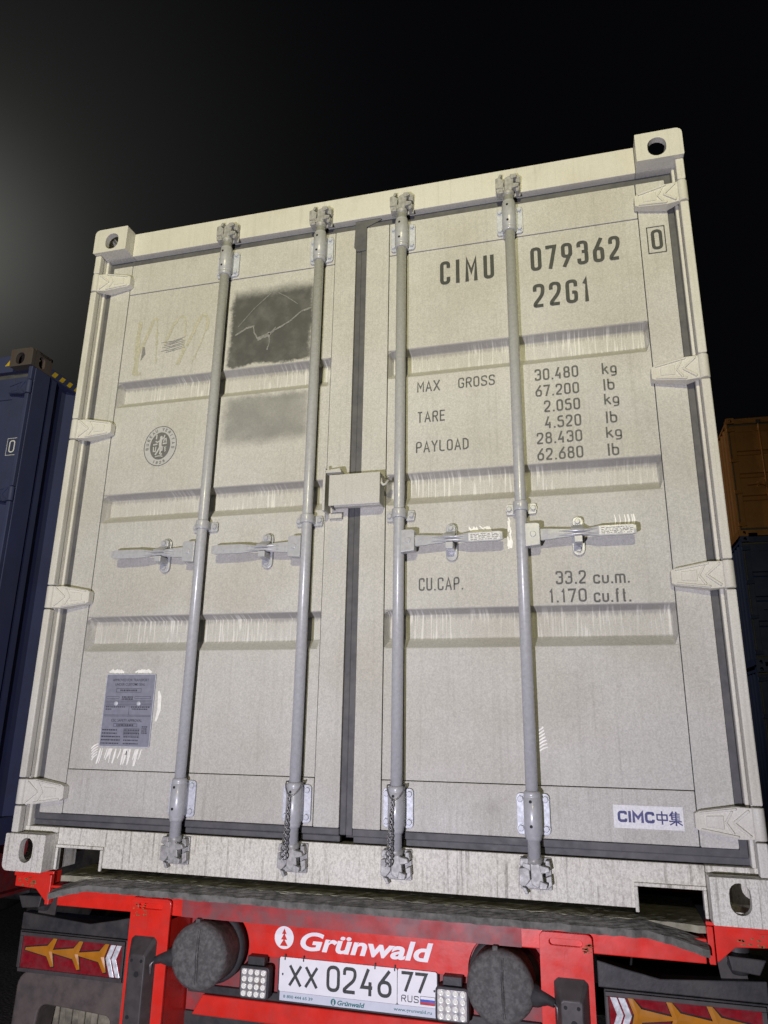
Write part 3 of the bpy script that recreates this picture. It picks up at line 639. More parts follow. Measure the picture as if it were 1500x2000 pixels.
# ---- approval plate
mb = MB(); mb.prism(rrect(.279, .483, .410, .665, .006), .0705, .0742); csc = part('approval_plate', mb, 'data_plate', doorL, .001, 'grey metal approval plate riveted low on the left door')
mb = MB(); stroke(mb, rrect(.280, .482, .411, .664, .006), .003, .0700, True); part('plate_rim', mb, 'zinc', csc)
mb = MB(); yy = .0699; F = lambda s, x0, x1, z0, z1: font_text(mb, s, (x0, x1, z0, z1), yy, .004)
F('APPROVED FOR TRANSPORT', .306, .456, .6385, .6480); F('UNDER CUSTOMS SEAL', .318, .442, .6230, .6325); F('CSC SAFETY APPROVAL', .318, .444, .4965, .5060)
def boxline(x0, x1, z0, z1): stroke(mb, [(x0, z0), (x1, z0), (x1, z1), (x0, z1)], .0012, yy, True)
boxline(.326, .428, .600, .613); boxline(.330, .425, .480, .490); boxline(.288, .340, .578, .585); boxline(.405, .470, .578, .585)
for z in (.572, .567, .562, .557, .552, .520, .516): stroke(mb, [(.286, z), (.476, z)], .0011, yy)
stroke(mb, [(.386, .552), (.386, .520)], .0012, yy)
def filler(x0, x1, z, h):      # print too small to read: short bars of ink
    x = x0
    while x < x1 - .004:
        q = random.uniform(.003, .009); stroke(mb, [(x, z), (min(x + q, x1), z)], h, yy); x += q + .0022
for z in (.6065, .485): filler(.342, .412, z, .006)
filler(.352, .400, .583, .005); filler(.352, .398, .576, .005); filler(.289, .372, .548, .004); filler(.289, .315, .540, .004); filler(.393, .470, .548, .004); filler(.398, .462, .541, .004)
for k in range(5): filler(.285, .352 + .01 * (k > 1), .468 - k * .0115, .0045); filler(.376, .438, .468 - k * .0115, .0045)
for k in range(4): filler(.446, .472, .480 - k * .007, .004)
boxline(.374, .436, .463, .473); boxline(.374, .436, .451, .460)
part('plate_print', mb, 'plate_ink', csc)
for x in (.331, .424): shared('rivet', lambda: MB().lathe([(.0095, 0), (.008, .003), (.004, .0045)], (0, 0, 0), (0, -1, 0), 14), 'rivet', 'zinc', csc, (x, .0705, .560))
# ---- scratches, tape residue
mb = MB(); R_ = random.Random(3)
for k in range(26):
    x = R_.uniform(.272, .452); l = R_.uniform(.018, .058); stroke(mb, [(x + .006, .404), (x + .002, .404 - l * .5), (x - .004 + R_.uniform(-.004, .004), .404 - l)], R_.uniform(.004, .009), .0733, taper=True)
for k in range(5): stroke(mb, [(.274, .420 - k * .009), (.258, .412 - k * .010), (.246 + k * .002, .402 - k * .010)], .006, .0733, taper=True)
for k in range(14):
    x = R_.choice((R_.uniform(.298, .350), R_.uniform(.405, .450))); stroke(mb, [(x - .014, .671), (x, .677), (x + .014, .670)], R_.uniform(.004, .012), .0733, taper=True)
stroke(mb, [(.497, .500), (.506, .540), (.504, .585), (.498, .605)], .015, .0733, taper=True)
part('paint_scratches', mb, 'scratch', doorL)
mb = MB()
for k in range(22):
    a = R_.uniform(1.64, 1.71); stroke(mb, [(a - .012, 1.137 + R_.uniform(-.012, .02)), (a, 1.140 + R_.uniform(-.012, .012)), (a + .012, 1.135 + R_.uniform(-.01, .008))], R_.uniform(.003, .008), .0733, taper=True)
for k in range(9): z = R_.uniform(1.07, 1.15); x = 1.766 + R_.uniform(-.006, .008); stroke(mb, [(x, z), (x + .003, z + .02), (x, z + .035)], .006, .0733, taper=True)
for k in range(8): x = R_.uniform(2.10, 2.17); stroke(mb, [(x, 1.135), (x + .003, 1.150), (x, 1.170)], .004, .0733, taper=True)
for k in range(7): z = .43 + k * .010; stroke(mb, [(1.836, z), (1.848, z + .008), (1.862 - k * .002, z + .012)], .005, .0733, taper=True)
part('paint_scratches', mb, 'scratch', doorR)
mb = MB()
for k in range(9): z = 1.06 + k * .014; stroke(mb, [(1.122 + .004 * (k % 3), z + .008), (1.140, z - .006), (1.165, z + .002), (1.178, z + .016)], .006, .0683, taper=True)
part('paint_scratches', mb, 'emblem_light', doorL)
def ragged(mb, pts, w, y, seed):
    """worn streak: short overlapping dabs, each a hair above the last"""
    q = random.Random(seed); fade = 1.0
    for a, b in zip(pts, pts[1:]):
        L = math.hypot(b[0] - a[0], b[1] - a[1]); k = max(1, round(L / .009)); ux, uz = (b[0] - a[0]) / max(L, 1e-6), (b[1] - a[1]) / max(L, 1e-6)
        for m_ in range(k):
            fade = min(1.1, max(.25, fade + q.uniform(-.3, .3)))
            if q.random() < .08: continue
            o_ = q.uniform(-.12, .12) * w; h = L / k * .75 + .002
            cx, cz = a[0] + (b[0] - a[0]) * (m_ + .5) / k - uz * o_, a[1] + (b[1] - a[1]) * (m_ + .5) / k + ux * o_
            stroke(mb, [(cx - ux * h, cz - uz * h), (cx + ux * h, cz + uz * h)], w * fade, y)
mb = MB()
TR = lambda px, pz: (px, pz)
for pts, w in (([(.232, 2.14), (.232, 2.04), (.236, 1.94), (.232, 1.90)], .020), ([(.236, 1.98), (.262, 2.04), (.295, 2.14), (.310, 2.155), (.318, 2.13), (.322, 2.03), (.330, 1.94)], .014),
               ([(.365, 2.02), (.395, 2.11), (.430, 2.15), (.450, 2.13), (.455, 2.04), (.440, 1.92)], .014), ([(.430, 1.92), (.480, 2.03), (.520, 2.13), (.540, 2.14), (.560, 2.10), (.53, 2.0), (.50, 1.92)], .013), ([(.232, 1.895), (.26, 1.895)], .012)):
    ragged(mb, fillet(pts, .03, False, 3), w * 1.05, .0735, int(w * 1e4) + len(pts))
part('tape_residue', mb, 'residue', doorL)
mb = MB()
for k in range(7): z = 1.985 + k * .008; stroke(mb, [(.345 + R_.uniform(0, .03), z - .004), (.40, z + R_.uniform(-.004, .004)), (.47 - R_.uniform(0, .03), z + .010)], .0035, .0731, taper=True)
mb.add([(.255, .0731, 1.955), (.275, .0731, 1.985), (.268, .0731, 2.02), (.258, .0731, 2.02)], [(0, 1, 2, 3)])
for pts, w in (([(.69, 2.02), (.735, 2.045), (.765, 2.05), (.77, 2.02), (.785, 1.995), (.83, 2.0), (.86, 2.02), (.92, 2.05), (.97, 2.09), (1.01, 2.10)], .008), ([(.835, 2.01), (.84, 1.97), (.832, 1.93)], .012), ([(.79, 1.99), (.84, 2.005), (.862, 2.03)], .014),
               ([(.70, 2.06), (.76, 2.13), (.845, 2.205), (.90, 2.17), (.95, 2.13)], .003)):
    ragged(mb, pts, w, .0732, int(w * 1e4) + len(pts))
part('sticker_remains', mb, 'residue_grey', doorL)
# ---- stickers on the right handles
for x in (1.392, 1.810):
    mb = MB(); mb.add([(x + .245, .0118, 1.0905), (x + .350, .0100, 1.0905), (x + .350, .0100, 1.1175), (x + .245, .0118, 1.1175)], [(0, 1, 2, 3)])
    hl = part('handle_label', mb, 'shiny_label', doorR); mb = MB()
    for r in range(4):
        xx = x + .252
        while xx < x + .34:
            q = R_.uniform(.002, .012); z = 1.0935 + r * .0058 + R_.uniform(-.001, .001); yq = .0116 - .0018 * (xx - x - .245) / .107
            mb.add([(xx, yq, z), (xx + q, yq, z), (xx + q, yq, z + .0028), (xx, yq, z + .0028)], [(0, 1, 2, 3)]); xx += q + R_.choice((.0015, .002, .006))
    part('label_print', mb, 'residue_grey', hl)
# ---- box over the padlock
mb = MB(); mb.box(1.143, 1.331, 0.0, .004, 1.240, 1.355); mb.box(1.143, 1.331, .0045, .066, 1.351, 1.355); mb.box(1.143, 1.147, .0045, .066, 1.240, 1.3505); mb.box(1.327, 1.331, .0045, .066, 1.240, 1.3505)
mb.box(1.150, 1.324, .040, .066, 1.246, 1.30)
lb = part('lock_box', mb, 'paint', root := main, .002)
mb = MB(); mb.box(1.118, 1.128, .002, .0695, 1.225, 1.385); mb.prism([(1.118, 1.377), (1.180, 1.382), (1.186, 1.366), (1.118, 1.366)], .006, .0695); part('lock_box_bracket', mb, 'paint', lb, .002)
mb = MB(); mb.box(1.128, 1.178, .052, .0695, 1.208, 1.228); part('locking_tab', mb, 'paint', lb, .002)
mb = MB(); mb.tube([(1.331, .02, 1.335), (1.333, .016, 1.318), (1.340, .014, 1.309), (1.348, .016, 1.312), (1.353, .022, 1.325), (1.353, .060, 1.335)], .005, 8); part('hook', mb, 'paint', lb)
# ---- twisted wires hanging on two of the rods
def hanging_wire(x, label, seed):
    r = random.Random(seed); t = thing('twisted_wire', label, 'wire', (x, 0, .32 + ZB), 'wires on the lock rods')
    mb = MB()
    mb.tube([(.029 * math.cos(a), .038 - .029 * math.sin(a), -.002 - .040 * max(0, math.sin(a)) ** 1.5) for a in [2 * math.pi * k / 24 for k in range(25)]], .0024, 6); part('loop', mb, 'wire', t)
    for ph in (0, 2.1, 4.2):
        mb = MB(); pts = []
        for k in range(40):
            u = k / 39; z = -.040 - .190 * u; rad = .0035 + .007 * u; a = ph + 22 * u
            pts.append((-.004 - .010 * u + rad * math.cos(a) + r.uniform(-.0012, .0012), .0055 - .002 * u + rad * .5 * math.sin(a), z))
        mb.tube(pts, .0024, 5); part('strand', mb, 'wire', t)
hanging_wire(1.0515, 'dark twisted wire hanging on the lock rod left of the door gap', 1)
hanging_wire(1.392, 'dark twisted wire hanging on the lock rod right of the door gap', 2)

# ================================================================== red trailer
def wheels(parent, ys, zg):
    for y in ys:
        mb = MB(); mb.cyl((.25, y, zg + .5), (2.19, y, zg + .5), .06, 14); part('axle', mb, 'black_plastic', parent)
        for x in (.02, 2.03):
            mb = MB(); mb.lathe([(.28, 0), (.47, .01), (.495, .04), (.5, .10), (.5, .28), (.495, .34), (.47, .37), (.28, .38)], (x, y, zg + .5), (1, 0, 0), 36); wh = part('tyre', mb, 'tyre', parent)
            mb = MB(); mb.lathe([(.10, .10), (.27, .06), (.285, .02), (.285, .36), (.27, .32), (.10, .28)], (x, y, zg + .5), (1, 0, 0), 24); part('rim', mb, 'steel', wh)
def chassis(parent, mat, y0, zg, z0=-.47, z1=-.13):
    for x in (.72, 1.60):
        mb = MB(); mb.box(x, x + .13, y0, 6.6, z0, z0 + .02); mb.box(x, x + .13, y0, 6.6, z1 - .02, z1); mb.box(x + .058, x + .072, y0, 6.6, z0 + .0205, z1 - .0205); part('chassis_rail', mb, mat, parent)
    for y in (.9, 2.4, 4.2, 5.9):
        mb = MB(); mb.box(.02, 2.42, y, y + .12, z1 + .001, -.004); part('cross_member', mb, mat, parent)
    wheels(parent, (1.6, 2.95, 4.3), zg)
    mb = MB(); mb.box(.70, 1.74, 6.0, 6.3, zg + .0, zg + .03)
    for x in (.76, 1.58): mb.box(x, x + .10, 6.1, 6.2, zg + .03, z0)
    part('landing_leg', mb, mat, parent)
tr = thing('trailer', 'red container trailer under the cream container with a white number plate', 'trailer', (0, 0, ZB))
zg = -ZB
chassis(tr, 'red', .25, zg)
# rear cross beam and its dirty top
mb = MB(); mb.box(.178, 2.260, .082, .34, -.114, -.052); mb.box(.178, 2.260, .040, .36, -.0515, -.043); part('rear_beam', mb, 'red', tr, .003)
mb = MB(); mb.box(.66, 1.76, .0798, .0814, -.1135, -.0525); part('dust_coat', mb, 'red_dusty', tr)
def slab(x0, x1, y0, y1, ztop, th, droop, seed, nx=60, ny=6, rise=0.0, ease=1.0):
    r = random.Random(seed); mb = MB(); top = []
    for i in range(nx + 1):
        for j in range(ny + 1):
            x = x0 + (x1 - x0) * i / nx; y = y0 + (y1 - y0) * j / ny
            e = min((x - x0), (x1 - x)) / .16; d = droop * (1 - min(1, e)) ** 1.3
            yo = (r.uniform(-.004, .004) if j in (0, ny) else 0)
            top.append((x, y + yo, ztop + rise * (j / ny) ** ease - d + r.uniform(-.0013, .0013)))
    n = (nx + 1) * (ny + 1); vs = top + [(x, y, z - th) for x, y, z in top]; w = ny + 1
    fs = [(i * w + j, (i + 1) * w + j, (i + 1) * w + j + 1, i * w + j + 1) for i in range(nx) for j in range(ny)]
    fs += [tuple(n + q for q in f[::-1]) for f in fs]
    for i in range(nx): fs += [(i * w, i * w + n, (i + 1) * w + n, (i + 1) * w), (i * w + ny, (i + 1) * w + ny, (i + 1) * w + ny + n, i * w + ny + n)]
    for j in range(ny): fs += [(j, j + 1, j + 1 + n, j + n), (nx * w + j, nx * w + j + n, nx * w + j + 1 + n, nx * w + j + 1)]
    mb.add(vs, fs, False); return mb
part('deck_mat', slab(.20, 2.262, .058, .36, -.0115, .018, .004, 5, 110, 16, .010, .5), 'deck_dirt', tr)
part('edge_mat', slab(.190, 2.262, .012, .055, -.0285, .019, .036, 6, 110, 7, .0165), 'deck_edge', tr)
for x0, x1 in ((.31, .41), (.545, .62), (.75, .82), (.97, 1.045), (1.30, 1.385), (1.52, 1.595), (1.735, 1.805), (1.96, 2.03)):
    part('dirt_clump', slab(x0, x1, .052, .066, -.0125, .014, .001, int(x0 * 1000), 8, 3), 'deck_dirt', tr)
# twist-lock outriggers below the castings
for s, xo in ((1, 0), (-1, 2.438)):
    X = lambda u: xo + s * u
    mb = MB(); p = [(.018, -.006), (.172, -.006), (.172, -.100), (.150, -.100), (.105, -.062), (.018, -.058)]
    mb.prism([(X(a), b) for a, b in p], .058, .072); mb.prism([(X(a), b) for a, b in ((.016, -.0025), (.176, -.0025), (.176, -.012), (.060, -.012), (.048, -.024), (.016, -.024))], .050, .0575)
    xs = sorted((X(.160), X(.176))); mb.box(xs[0], xs[1], .040, .0575, -.104, -.0125); xs = sorted((X(.02), X(.17))); mb.box(xs[0], xs[1], .0725, .10, -.045, -.004)
    lk = part('twistlock_arm', mb, 'red', tr, .002)
    mb = MB(); mb.lathe([(.034, 0), (.036, -.02), (.030, -.06), (.034, -.075), (.022, -.10)], (X(.090), .14, -.045), n=16); mb.prism([(X(.03), -.09), (X(.125), -.086), (X(.118), -.122), (X(.05), -.128)], .07, .12); part('twistlock_grip', mb, 'black_plastic', lk, .003)
    mb = MB()
    for k in range(16): a, b = R_.uniform(.03, .10), R_.uniform(-.058, -.03); mb.box(*sorted((X(a), X(a + R_.uniform(.003, .012)))), .0568, .0576, b, b + R_.uniform(.002, .006))
    part('rust_chips', mb, 'rust', lk)
# uprights with pressed slot
for s, x0 in ((1, .479), (-1, 1.812)):
    x1 = x0 + .147; mb = MB()
    mb.plate_hole(rrect(x0, x1, -.62, -.064, [.003, .003, .014, .014]), stadium((x0 + x1) / 2 + s * .004 * 0, -.088, .092, .018), lambda u, v, t: (u, .066 + .010 * t, v))
    mb.box(x0 + .02, x1 - .02, .0765, .0795, -.105, -.072); mb.box(x0 + .001, x0 + .012, .0765, .25, -.62, -.125); mb.box(x1 - .012, x1 - .001, .0765, .25, -.62, -.125)
    up = part('upright', mb, 'red', tr, .002)
    mb = MB(); a = x0 + (.014 if s > 0 else .036); b = a + .095; c = .012     # folded steel post bracket
    zt = -.176
    vs = [(a, .0655, -.62), (a, .0655, zt - .01), (a + .012, .0655, zt), (b - .012, .0655, zt), (b, .0655, zt - .01), (b, .0655, -.62)]
    ins = [(a + .018, .030, -.62), (a + .018, .030, zt - .052), (a + .026, .030, zt - .046), (b - .026, .030, zt - .046), (b - .018, .030, zt - .052), (b - .018, .030, -.62)]
    mb.add(vs + ins, [(i, i + 1, 7 + i, 6 + i) for i in range(5)] + [(6, 7, 8, 9, 10, 11)])
    br = part('post_bracket', mb, 'bracket_grey', up, .003)
    for bx, bz, r in ((a + .03, zt - .062, .005), (b - .03, zt - .062, .005), ((a + b) / 2 + .004, zt - .10, .0085), (a + .034, zt - .22, .006)):
        mb = MB(); mb.cyl((bx, .0305, bz), (bx, .0288, bz), r, 12); part('bolt_hole', mb, 'black_hole', br)
    mb = MB()
    for k in range(34): xx = x0 + (R_.uniform(.005, .06) if s > 0 else R_.uniform(.118, .142)); zz = -.100 + R_.uniform(-.022, .020) * (1 if s > 0 else .5); mb.box(xx, xx + R_.uniform(.002, .007), .0648, .0657, zz, zz + R_.uniform(.001, .004))
    part('rust_chips', mb, 'rust', up)
# name panel with cut-outs round the drums
mb = MB()
def cut_panel():
    zt, zb = -.122, -.238; a0 = math.degrees(math.asin((zt + .218) / .112)); a1 = math.degrees(math.asin((zb + .218) / .112))
    return arc(.741, -.218, .112, a0, a1, 14) + arc(1.697, -.218, .112, 180 - a1, 180 - a0, 14)
mb.prism(cut_panel(), .200, .206); fas = part('name_panel', mb, 'red', tr, .001)
mb = MB(); mb.box(.63, 1.81, .215, .235, -.42, -.119); part('back_panel', mb, 'red_dusty', tr)
mb = MB(); mb.add([(x, .1985, z) for x, z in ellipse(.9765, -.1775, .0335, .0335)], [tuple(range(40))]); font_text(mb, 'Grünwald', (1.034, 1.476, -.2095, -.1545), .1985, .030, .22); part('lettering', mb, 'plate_white', fas, label='white bold italic maker name and round tree badge')
mb = MB()
def tree(cx, cz, k, y):
    for zt, zb, w in ((.030, .012, .0085), (.015, -.006, .0115), (-.003, -.026, .0150)): mb.add([(cx, y, cz + zt * k), (cx - w * k, y, cz + zb * k), (cx + w * k, y, cz + zb * k)], [(0, 1, 2)])
tree(.9765, -.1780, .92, .1979); part('tree_badge', mb, 'red', fas)
# number plate
mb = MB(); mb.box(.962, 1.492, .1965, .1995, -.362, -.236); npl = part('number_plate', mb, 'black_plastic', tr, .002)
mb = MB(); mb.prism(rrect(.968, 1.362, -.3295, -.232, .006), .1925, .196); mb.prism(rrect(1.3636, 1.488, -.3295, -.232, .006), .1925, .196); part('plate_face', mb, 'plate_white', npl)
mb = MB(); mb.box(.972, 1.486, .1935, .1962, -.3555, -.3305); part('plate_strip', mb, 'plate_strip', npl)
mb = MB(); y = .1918
for ch, x, w, z, h in (('X', 1.003, .041, -.311, .057), ('X', 1.058, .041, -.311, .057), ('0', 1.130, .045, -.316, .074), ('2', 1.185, .045, -.316, .074), ('4', 1.243, .044, -.316, .074), ('6', 1.299, .046, -.316, .074), ('7', 1.376, .037, -.292, .055), ('7', 1.420, .039, -.292, .055)):
    mb = MB(); glyph(mb, ch, x, z, w, h, .0098 if h > .07 else .0088, y, rad=.30); part('plate_character', mb, 'mark', npl)
mb = MB(); letters(mb, 'RUS', 1.376, 1.431, -.3200, .0185, y, .13, .3); part('country_code', mb, 'mark', npl)
for x, z in ((.980, -.281), (1.480, -.283)): mb = MB(); mb.add([(a, y, b) for a, b in ellipse(x, z, .0028, .0036, 12)], [tuple(range(12))]); part('plate_screw', mb, 'mark', npl)
mb = MB(); stroke(mb, [(1.3628, -.329), (1.3628, -.233)], .0015, y); part('plate_divider', mb, 'mark', npl)
mb = MB(); stroke(mb, rrect(1.436, 1.482, -.3225, -.3005, .001, 1), .001, y, True); part('flag_outline', mb, 'mark', npl)
for nm, z, mt in (('flag_stripe', -.3225, 'flag_red'), ('flag_stripe', -.3155, 'flag_blue')):
    mb = MB(); mb.add([(1.4365, .1920, z), (1.4815, .1920, z), (1.4815, .1920, z + .007), (1.4365, .1920, z + .007)], [(0, 1, 2, 3)]); part(nm, mb, mt, npl)
mb = MB(); font_text(mb, '8 800 444 65 39', (.985, 1.085, -.3475, -.3390), .1929, .008); font_text(mb, 'Grünwald', (1.168, 1.258, -.3510, -.3375), .1929, .03, .22); font_text(mb, 'www.grunwald.ru', (1.352, 1.472, -.3500, -.3380), .1929, .010)
mb.add([(x, .1929, z) for x, z in ellipse(1.1545, -.3440, .0085, .0095, 24)], [tuple(range(24))]); part('strip_print', mb, 'teal', npl)
mb = MB(); tree(1.1545, -.3440, .24, .1925); part('strip_badge', mb, 'plate_white', npl)
mb = MB()
for x in (.984, 1.048, 1.288, 1.352): mb.box(x, x + .004, .1915, .1962, -.240, -.224)
part('plate_clip', mb, 'black_plastic', npl)
# LED work lights
def work_light(x0):
    x1, z0, z1 = x0 + .103, -.352, -.258
    mb = MB(); mb.prism(rrect(x0, x1, z0, z1, .012), .160, .195); wl = part('work_light', mb, 'black_plastic', tr, .003)
    mb = MB(); mb.box(x0 + .022, x1 - .022, .168, .199, z1 + .001, z1 + .026); part('light_bracket', mb, 'black_plastic', wl, .002)
    mb = MB(); mb.prism(rrect(x0 + .007, x1 - .007, z0 + .007, z1 - .007, .006), .1575, .1598); part('reflector', mb, 'led_reflector', wl)
    for i in range(4):
        for j in range(4):
            shared('led', lambda: MB().lathe([(.0085, 0), (.0085, .002), (.0070, .0026), (.0058, .0004), (.0040, .0026), (.0015, .0034)], (0, 0, 0), (0, -1, 0), 16), 'led', 'led_lens', wl, (x0 + .0185 + i * .022, .1575, z0 + .0165 + j * .0205))
work_light(.843); work_light(1.489)
# drums wrapped in grey covers
for cx, s in ((.741, -1), (1.697, 1)):
    cz = -.217; mb = MB(); rr = random.Random(int(cx * 100)); n = 40; rings = [(.0, .018), (.055, .0155), (.082, .0185), (.0945, .026), (.098, .040), (.0955, .075), (.0965, .105), (.094, .135)]
    vs = []
    for r, t in rings:
        for k in range(n):
            a = 2 * math.pi * k / n; q = 1 + (.006 * math.sin(5 * a + cx * 9) + .004 * math.sin(9 * a)) * (r / .098) + rr.uniform(-.002, .002)
            vs.append((cx + r * q * math.cos(a), .050 + t - .018 + rr.uniform(-.0005, .0005) + .0009 * math.sin(7 * r * 90 + a * 3), cz + r * q * math.sin(a)))
    mb.add(vs, [(i * n + k, i * n + (k + 1) % n, (i + 1) * n + (k + 1) % n, (i + 1) * n + k) for i in range(len(rings) - 1) for k in range(n)], True)
    dr = part('round_drum', mb, 'cover', tr, label='round drum wrapped in a dusty grey cover')
    mb = MB(); mb.lathe([(.096, .115), (.107, .118), (.107, .150), (.090, .152)], (cx, .050, cz), (0, 1, 0), 32); part('drum_rim', mb, 'cover_dark', dr)
    mb = MB(); xo = cx + s * .090
    mb.tube([(xo, .085, cz - .012), (xo + s * .02, .075, cz - .016), (xo + s * .045, .066, cz - .018), (xo + s * .062, .058, cz - .024)], [.034, .026, .014, .010], 10); part('gathered_end', mb, 'cover_dark', dr)
    mb = MB()
    for k in range(4): mb.tube([(xo + s * .060, .056, cz - .022), (xo + s * (.068 + .004 * k), .050, cz - .030 - .004 * k), (xo + s * (.070 + .003 * k), .052, cz - .060 - .006 * k)], .003, 5)
    part('tie_string', mb, 'wire', dr)
    mb = MB(); mb.box(cx - .02 - s * .0, cx - .004, .062, .092, cz + .086, cz + .106); part('cover_tab', mb, 'cover', dr, .003)
    mb = MB(); 
    for z in (.0, -.03): mb.tube([(cx + .01, .0315, cz + .08 + z), (cx + .006, .0305, cz + .03 + z), (cx + .012, .0305, cz - .04 + z)], .0006, 5)
    part('fold_seam', mb, 'cover_dark', dr)
# lower bar and dark strip
mb = MB(); mb.prism([(.700, -.365), (1.742, -.365), (1.742, -.425), (.665, -.425)], .190, .2145); part('lower_bar', mb, 'red', tr, .004)
mb = MB(); mb.box(.64, 1.80, .2005, .2142, -.364, -.340); part('rubber_strip', mb, 'black_plastic', tr, .003)
mb = MB(); mb.box(.58, 1.86, .22, .30, -.62, -.426); part('underrun_guard', mb, 'black_plastic', tr, .004)
# tail lamps
def tail_lamp(mir):
    X = (lambda u: 2.438 - u) if mir else (lambda u: u)
    def bx(mb, a, b, *r): xs = sorted((X(a), X(b))); mb.box(xs[0], xs[1], *r)
    mb = MB(); mb.prism([(X(a), b) for a, b in [(.030, -.204), (.455, -.204), (.455, -.330), (.036, -.330)]], .104, .150); tl = part('tail_lamp', mb, 'black_plastic', tr, .003)
    mb = MB(); bx(mb, .040, .452, .094, .1035, -.219, -.208); bx(mb, .046, .452, .094, .1035, -.328, -.316); bx(mb, .040, .052, .094, .1035, -.3155, -.2195); bx(mb, .444, .452, .094, .1035, -.3155, -.2195)
    for k in range(4): a = .09 + k * .10; bx(mb, a, a + .004, .0925, .0945, -.3275, -.3165)
    part('lamp_frame', mb, 'bracket_grey', tl, .002)
    mb = MB(); bx(mb, .052, .444, .0985, .1038, -.316, -.219); part('red_lens', mb, 'lamp_red', tl)
    for cx in (.164, .267, .368):
        cz = -.2585; arms = [(-.094, .0, .006), (.020, .041, .008), (.023, -.043, .008)]
        c = [(cx - .008, cz + .018), (cx + .012, cz + .001), (cx - .008, cz - .018)]
        pts = [(cx - .010, cz + .016), (cx - .096, cz + .0045), (cx - .098, cz - .003), (cx - .010, cz - .016), (cx + .011, cz - .046), (cx + .022, cz - .044), (cx + .0105, cz), (cx + .026, cz + .042), (cx + .015, cz + .045)]
        mb = MB(); mb.prism([(X(cx + (a - cx) * 1.03 + math.copysign(.0028, a - cx)), cz + (b - cz) * 1.02 + math.copysign(.0028, b - cz)) for a, b in pts], .0975, .0984); part('star_border', mb, 'black_hole', tl)
        mb = MB(); cen = (X(cx), .0915, cz); n = len(pts)
        vs = [cen] + [(X(a), .0955, b) for a, b in pts] + [(X(a), .0974, b) for a, b in pts]
        mb.add(vs, [(0, 1 + i, 1 + (i + 1) % n) for i in range(n)] + [(1 + i, 1 + n + i, 1 + n + (i + 1) % n, 1 + (i + 1) % n) for i in range(n)]); part('amber_star', mb, 'amber', tl)
    for d in (0, .022):
        a0 = .384 + d; mb = MB(); w = .018
        mb.prism([(X(a), b) for a, b in [(a0 + .016, -.2205), (a0 + .016 + w, -.2205), (a0 + w, -.262), (a0 + .022 + w * .9, -.3145), (a0 + .022, -.3145), (a0, -.262)]], .0955, .0984); part('white_chevron', mb, 'lamp_white', tl, .001)
    # carrier above the lamp
    mb = MB(); mb.prism([(X(a), b) for a, b in [(.028, -.150), (.300, -.168), (.400, -.150), (.470, -.135), (.470, -.203), (.028, -.203)]], .108, .150); bx(mb, .02, .47, .1505, .30, -.203, -.19); part('lamp_carrier', mb, 'black_plastic', tr, .003)
    mb = MB(); mb.prism([(X(a), b) for a, b in [(.085, -.075), (.150, -.085), (.140, -.16), (.070, -.16)]], .13, .136); part('hanger_plate', mb, 'bracket_grey', tr)
    # mudguard with an open front, ribbed flap behind
    mb = MB(); pr = arc(0, 0, .60, 30, 150, 20); pr2 = arc(0, 0, .585, 150, 30, 20); xs = sorted((X(-.02), X(.46)))
    mb.prism([(.99 - a, b + zg + .5) for a, b in pr + pr2], xs[0], xs[1], 'x', True); part('mudguard', mb, 'black_plastic', tr)
    mb = MB(); o_ = [(X(a), b) for a, b in arc(.05, -.395, .05, 180, 90, 5) + arc(.41, -.385, .04, 90, 0, 5) + [(.45, -.70), (.0, -.70)]]
    i_ = [(X(a), b) for a, b in arc(.13, -.47, .03, 180, 90, 4) + arc(.36, -.475, .025, 90, 0, 4) + [(.375, -.68), (.075, -.68)]]
    mb.plate_hole(o_, i_, lambda u, v, t: (u, .160 + .10 * t + max(0, -.40 - v) * -.03, v)); part('mudguard_front', mb, 'dusty_plastic', tr, .006)
    mb = MB(); bx(mb, .02, .44, .272, .284, -.95, -.42)
    for k in range(6): bx(mb, .085 + k * .052, .085 + k * .052 + .026, .262, .2715, -.93, -.44)
    part('mud_flap', mb, 'pale_dust', tr, .004)
tail_lamp(False); tail_lamp(True)

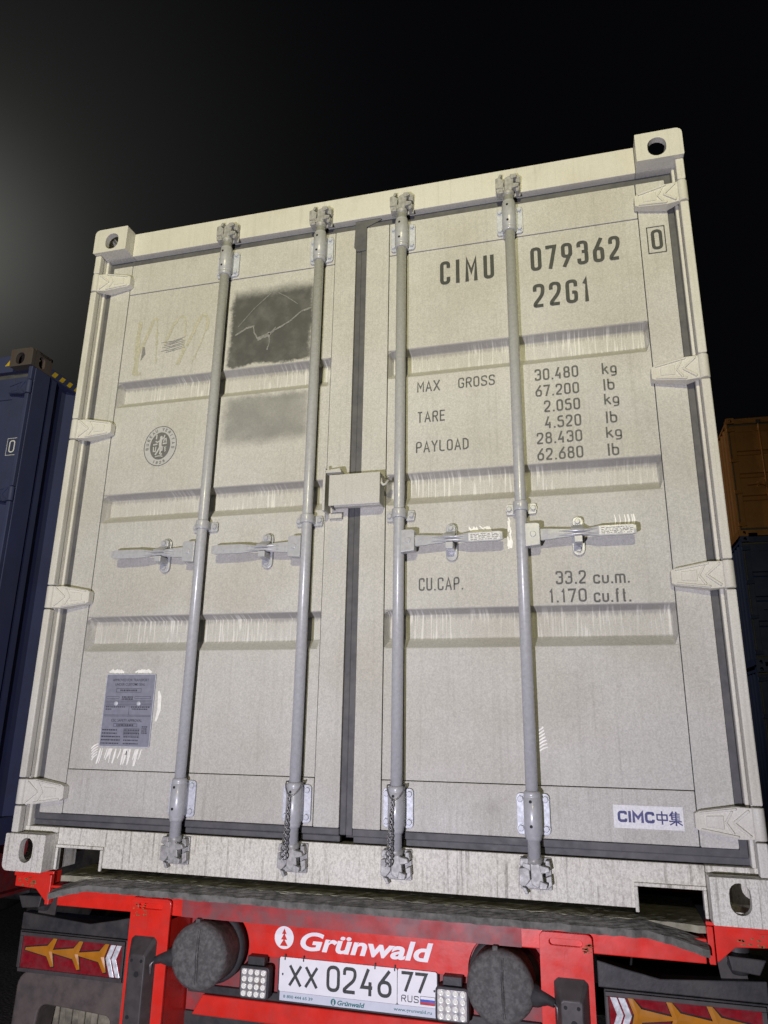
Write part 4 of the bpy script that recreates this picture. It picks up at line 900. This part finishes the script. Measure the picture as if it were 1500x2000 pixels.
# ================================================================== the other containers
dark = lambda p, c: dict(header=p, paint=p, panelL=p, panelR=p, streak=p, lower=p, rod=p, cast=c, zinc=p, camm='rod_dark', cast_top=c)
navy = container('shipping_container', 'dark navy container with yellow warning stripes, standing left of the cream one', 'containers in the yard', (-3.618, 1.0, ZB - .184), 2.896, dark('navy', 'rusty'), False, 12.19)
dnl, dnr = [bpy.data.objects[navy['door%d' % i]] for i in (0, 1)]
for k in ('door0', 'door1'): del navy[k]
mb = MB(); glyph(mb, '0', 2.312, 2.232, .042, .080, .0075, .0685); stroke(mb, [(2.296, 2.216), (2.369, 2.216), (2.369, 2.325), (2.296, 2.325)], .0032, .0685, True); part('lettering', mb, 'mark_white', dnr, label='white check digit in a box')
for k in range(40):
    mb = MB(); y = .182 + k * .0725; mb.add([(2.4375, y, 2.788), (2.4375, y + .035, 2.788), (2.4375, y + .060, 2.826), (2.4375, y + .025, 2.826)], [(0, 1, 2, 3)]); part('warning_stripe', mb, 'yellow', navy)
for k in range(14):
    mb = MB(); x = 2.19 - k * .15; mb.add([(x, .053, 2.818), (x + .05, .053, 2.818), (x + .085, .053, 2.858), (x + .035, .053, 2.858)], [(0, 1, 2, 3)]); part('warning_stripe', mb, 'yellow', navy)
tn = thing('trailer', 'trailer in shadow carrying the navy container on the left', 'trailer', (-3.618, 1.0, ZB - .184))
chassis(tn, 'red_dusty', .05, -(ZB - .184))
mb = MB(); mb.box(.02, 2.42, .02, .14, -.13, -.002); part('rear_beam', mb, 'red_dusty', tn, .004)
def plain(r):
    for k in ('door0', 'door1'): del r[k]
YS_ = 13.37; SX = 5.262; z3 = 5.487
plain(container('shipping_container', 'orange container on top of the stack at the right edge', 'containers in the yard', (SX, YS_, z3), 2.591, dark('orange', 'orange'), False))
plain(container('shipping_container', 'deep blue container directly under the orange one', 'containers in the yard', (SX, YS_, 2.896), 2.591, dark('deep_blue', 'deep_blue'), False))
plain(container('shipping_container', 'deep blue tall container at the bottom of the stack', 'containers in the yard', (SX, YS_, 0), 2.896, dark('deep_blue', 'deep_blue'), False))
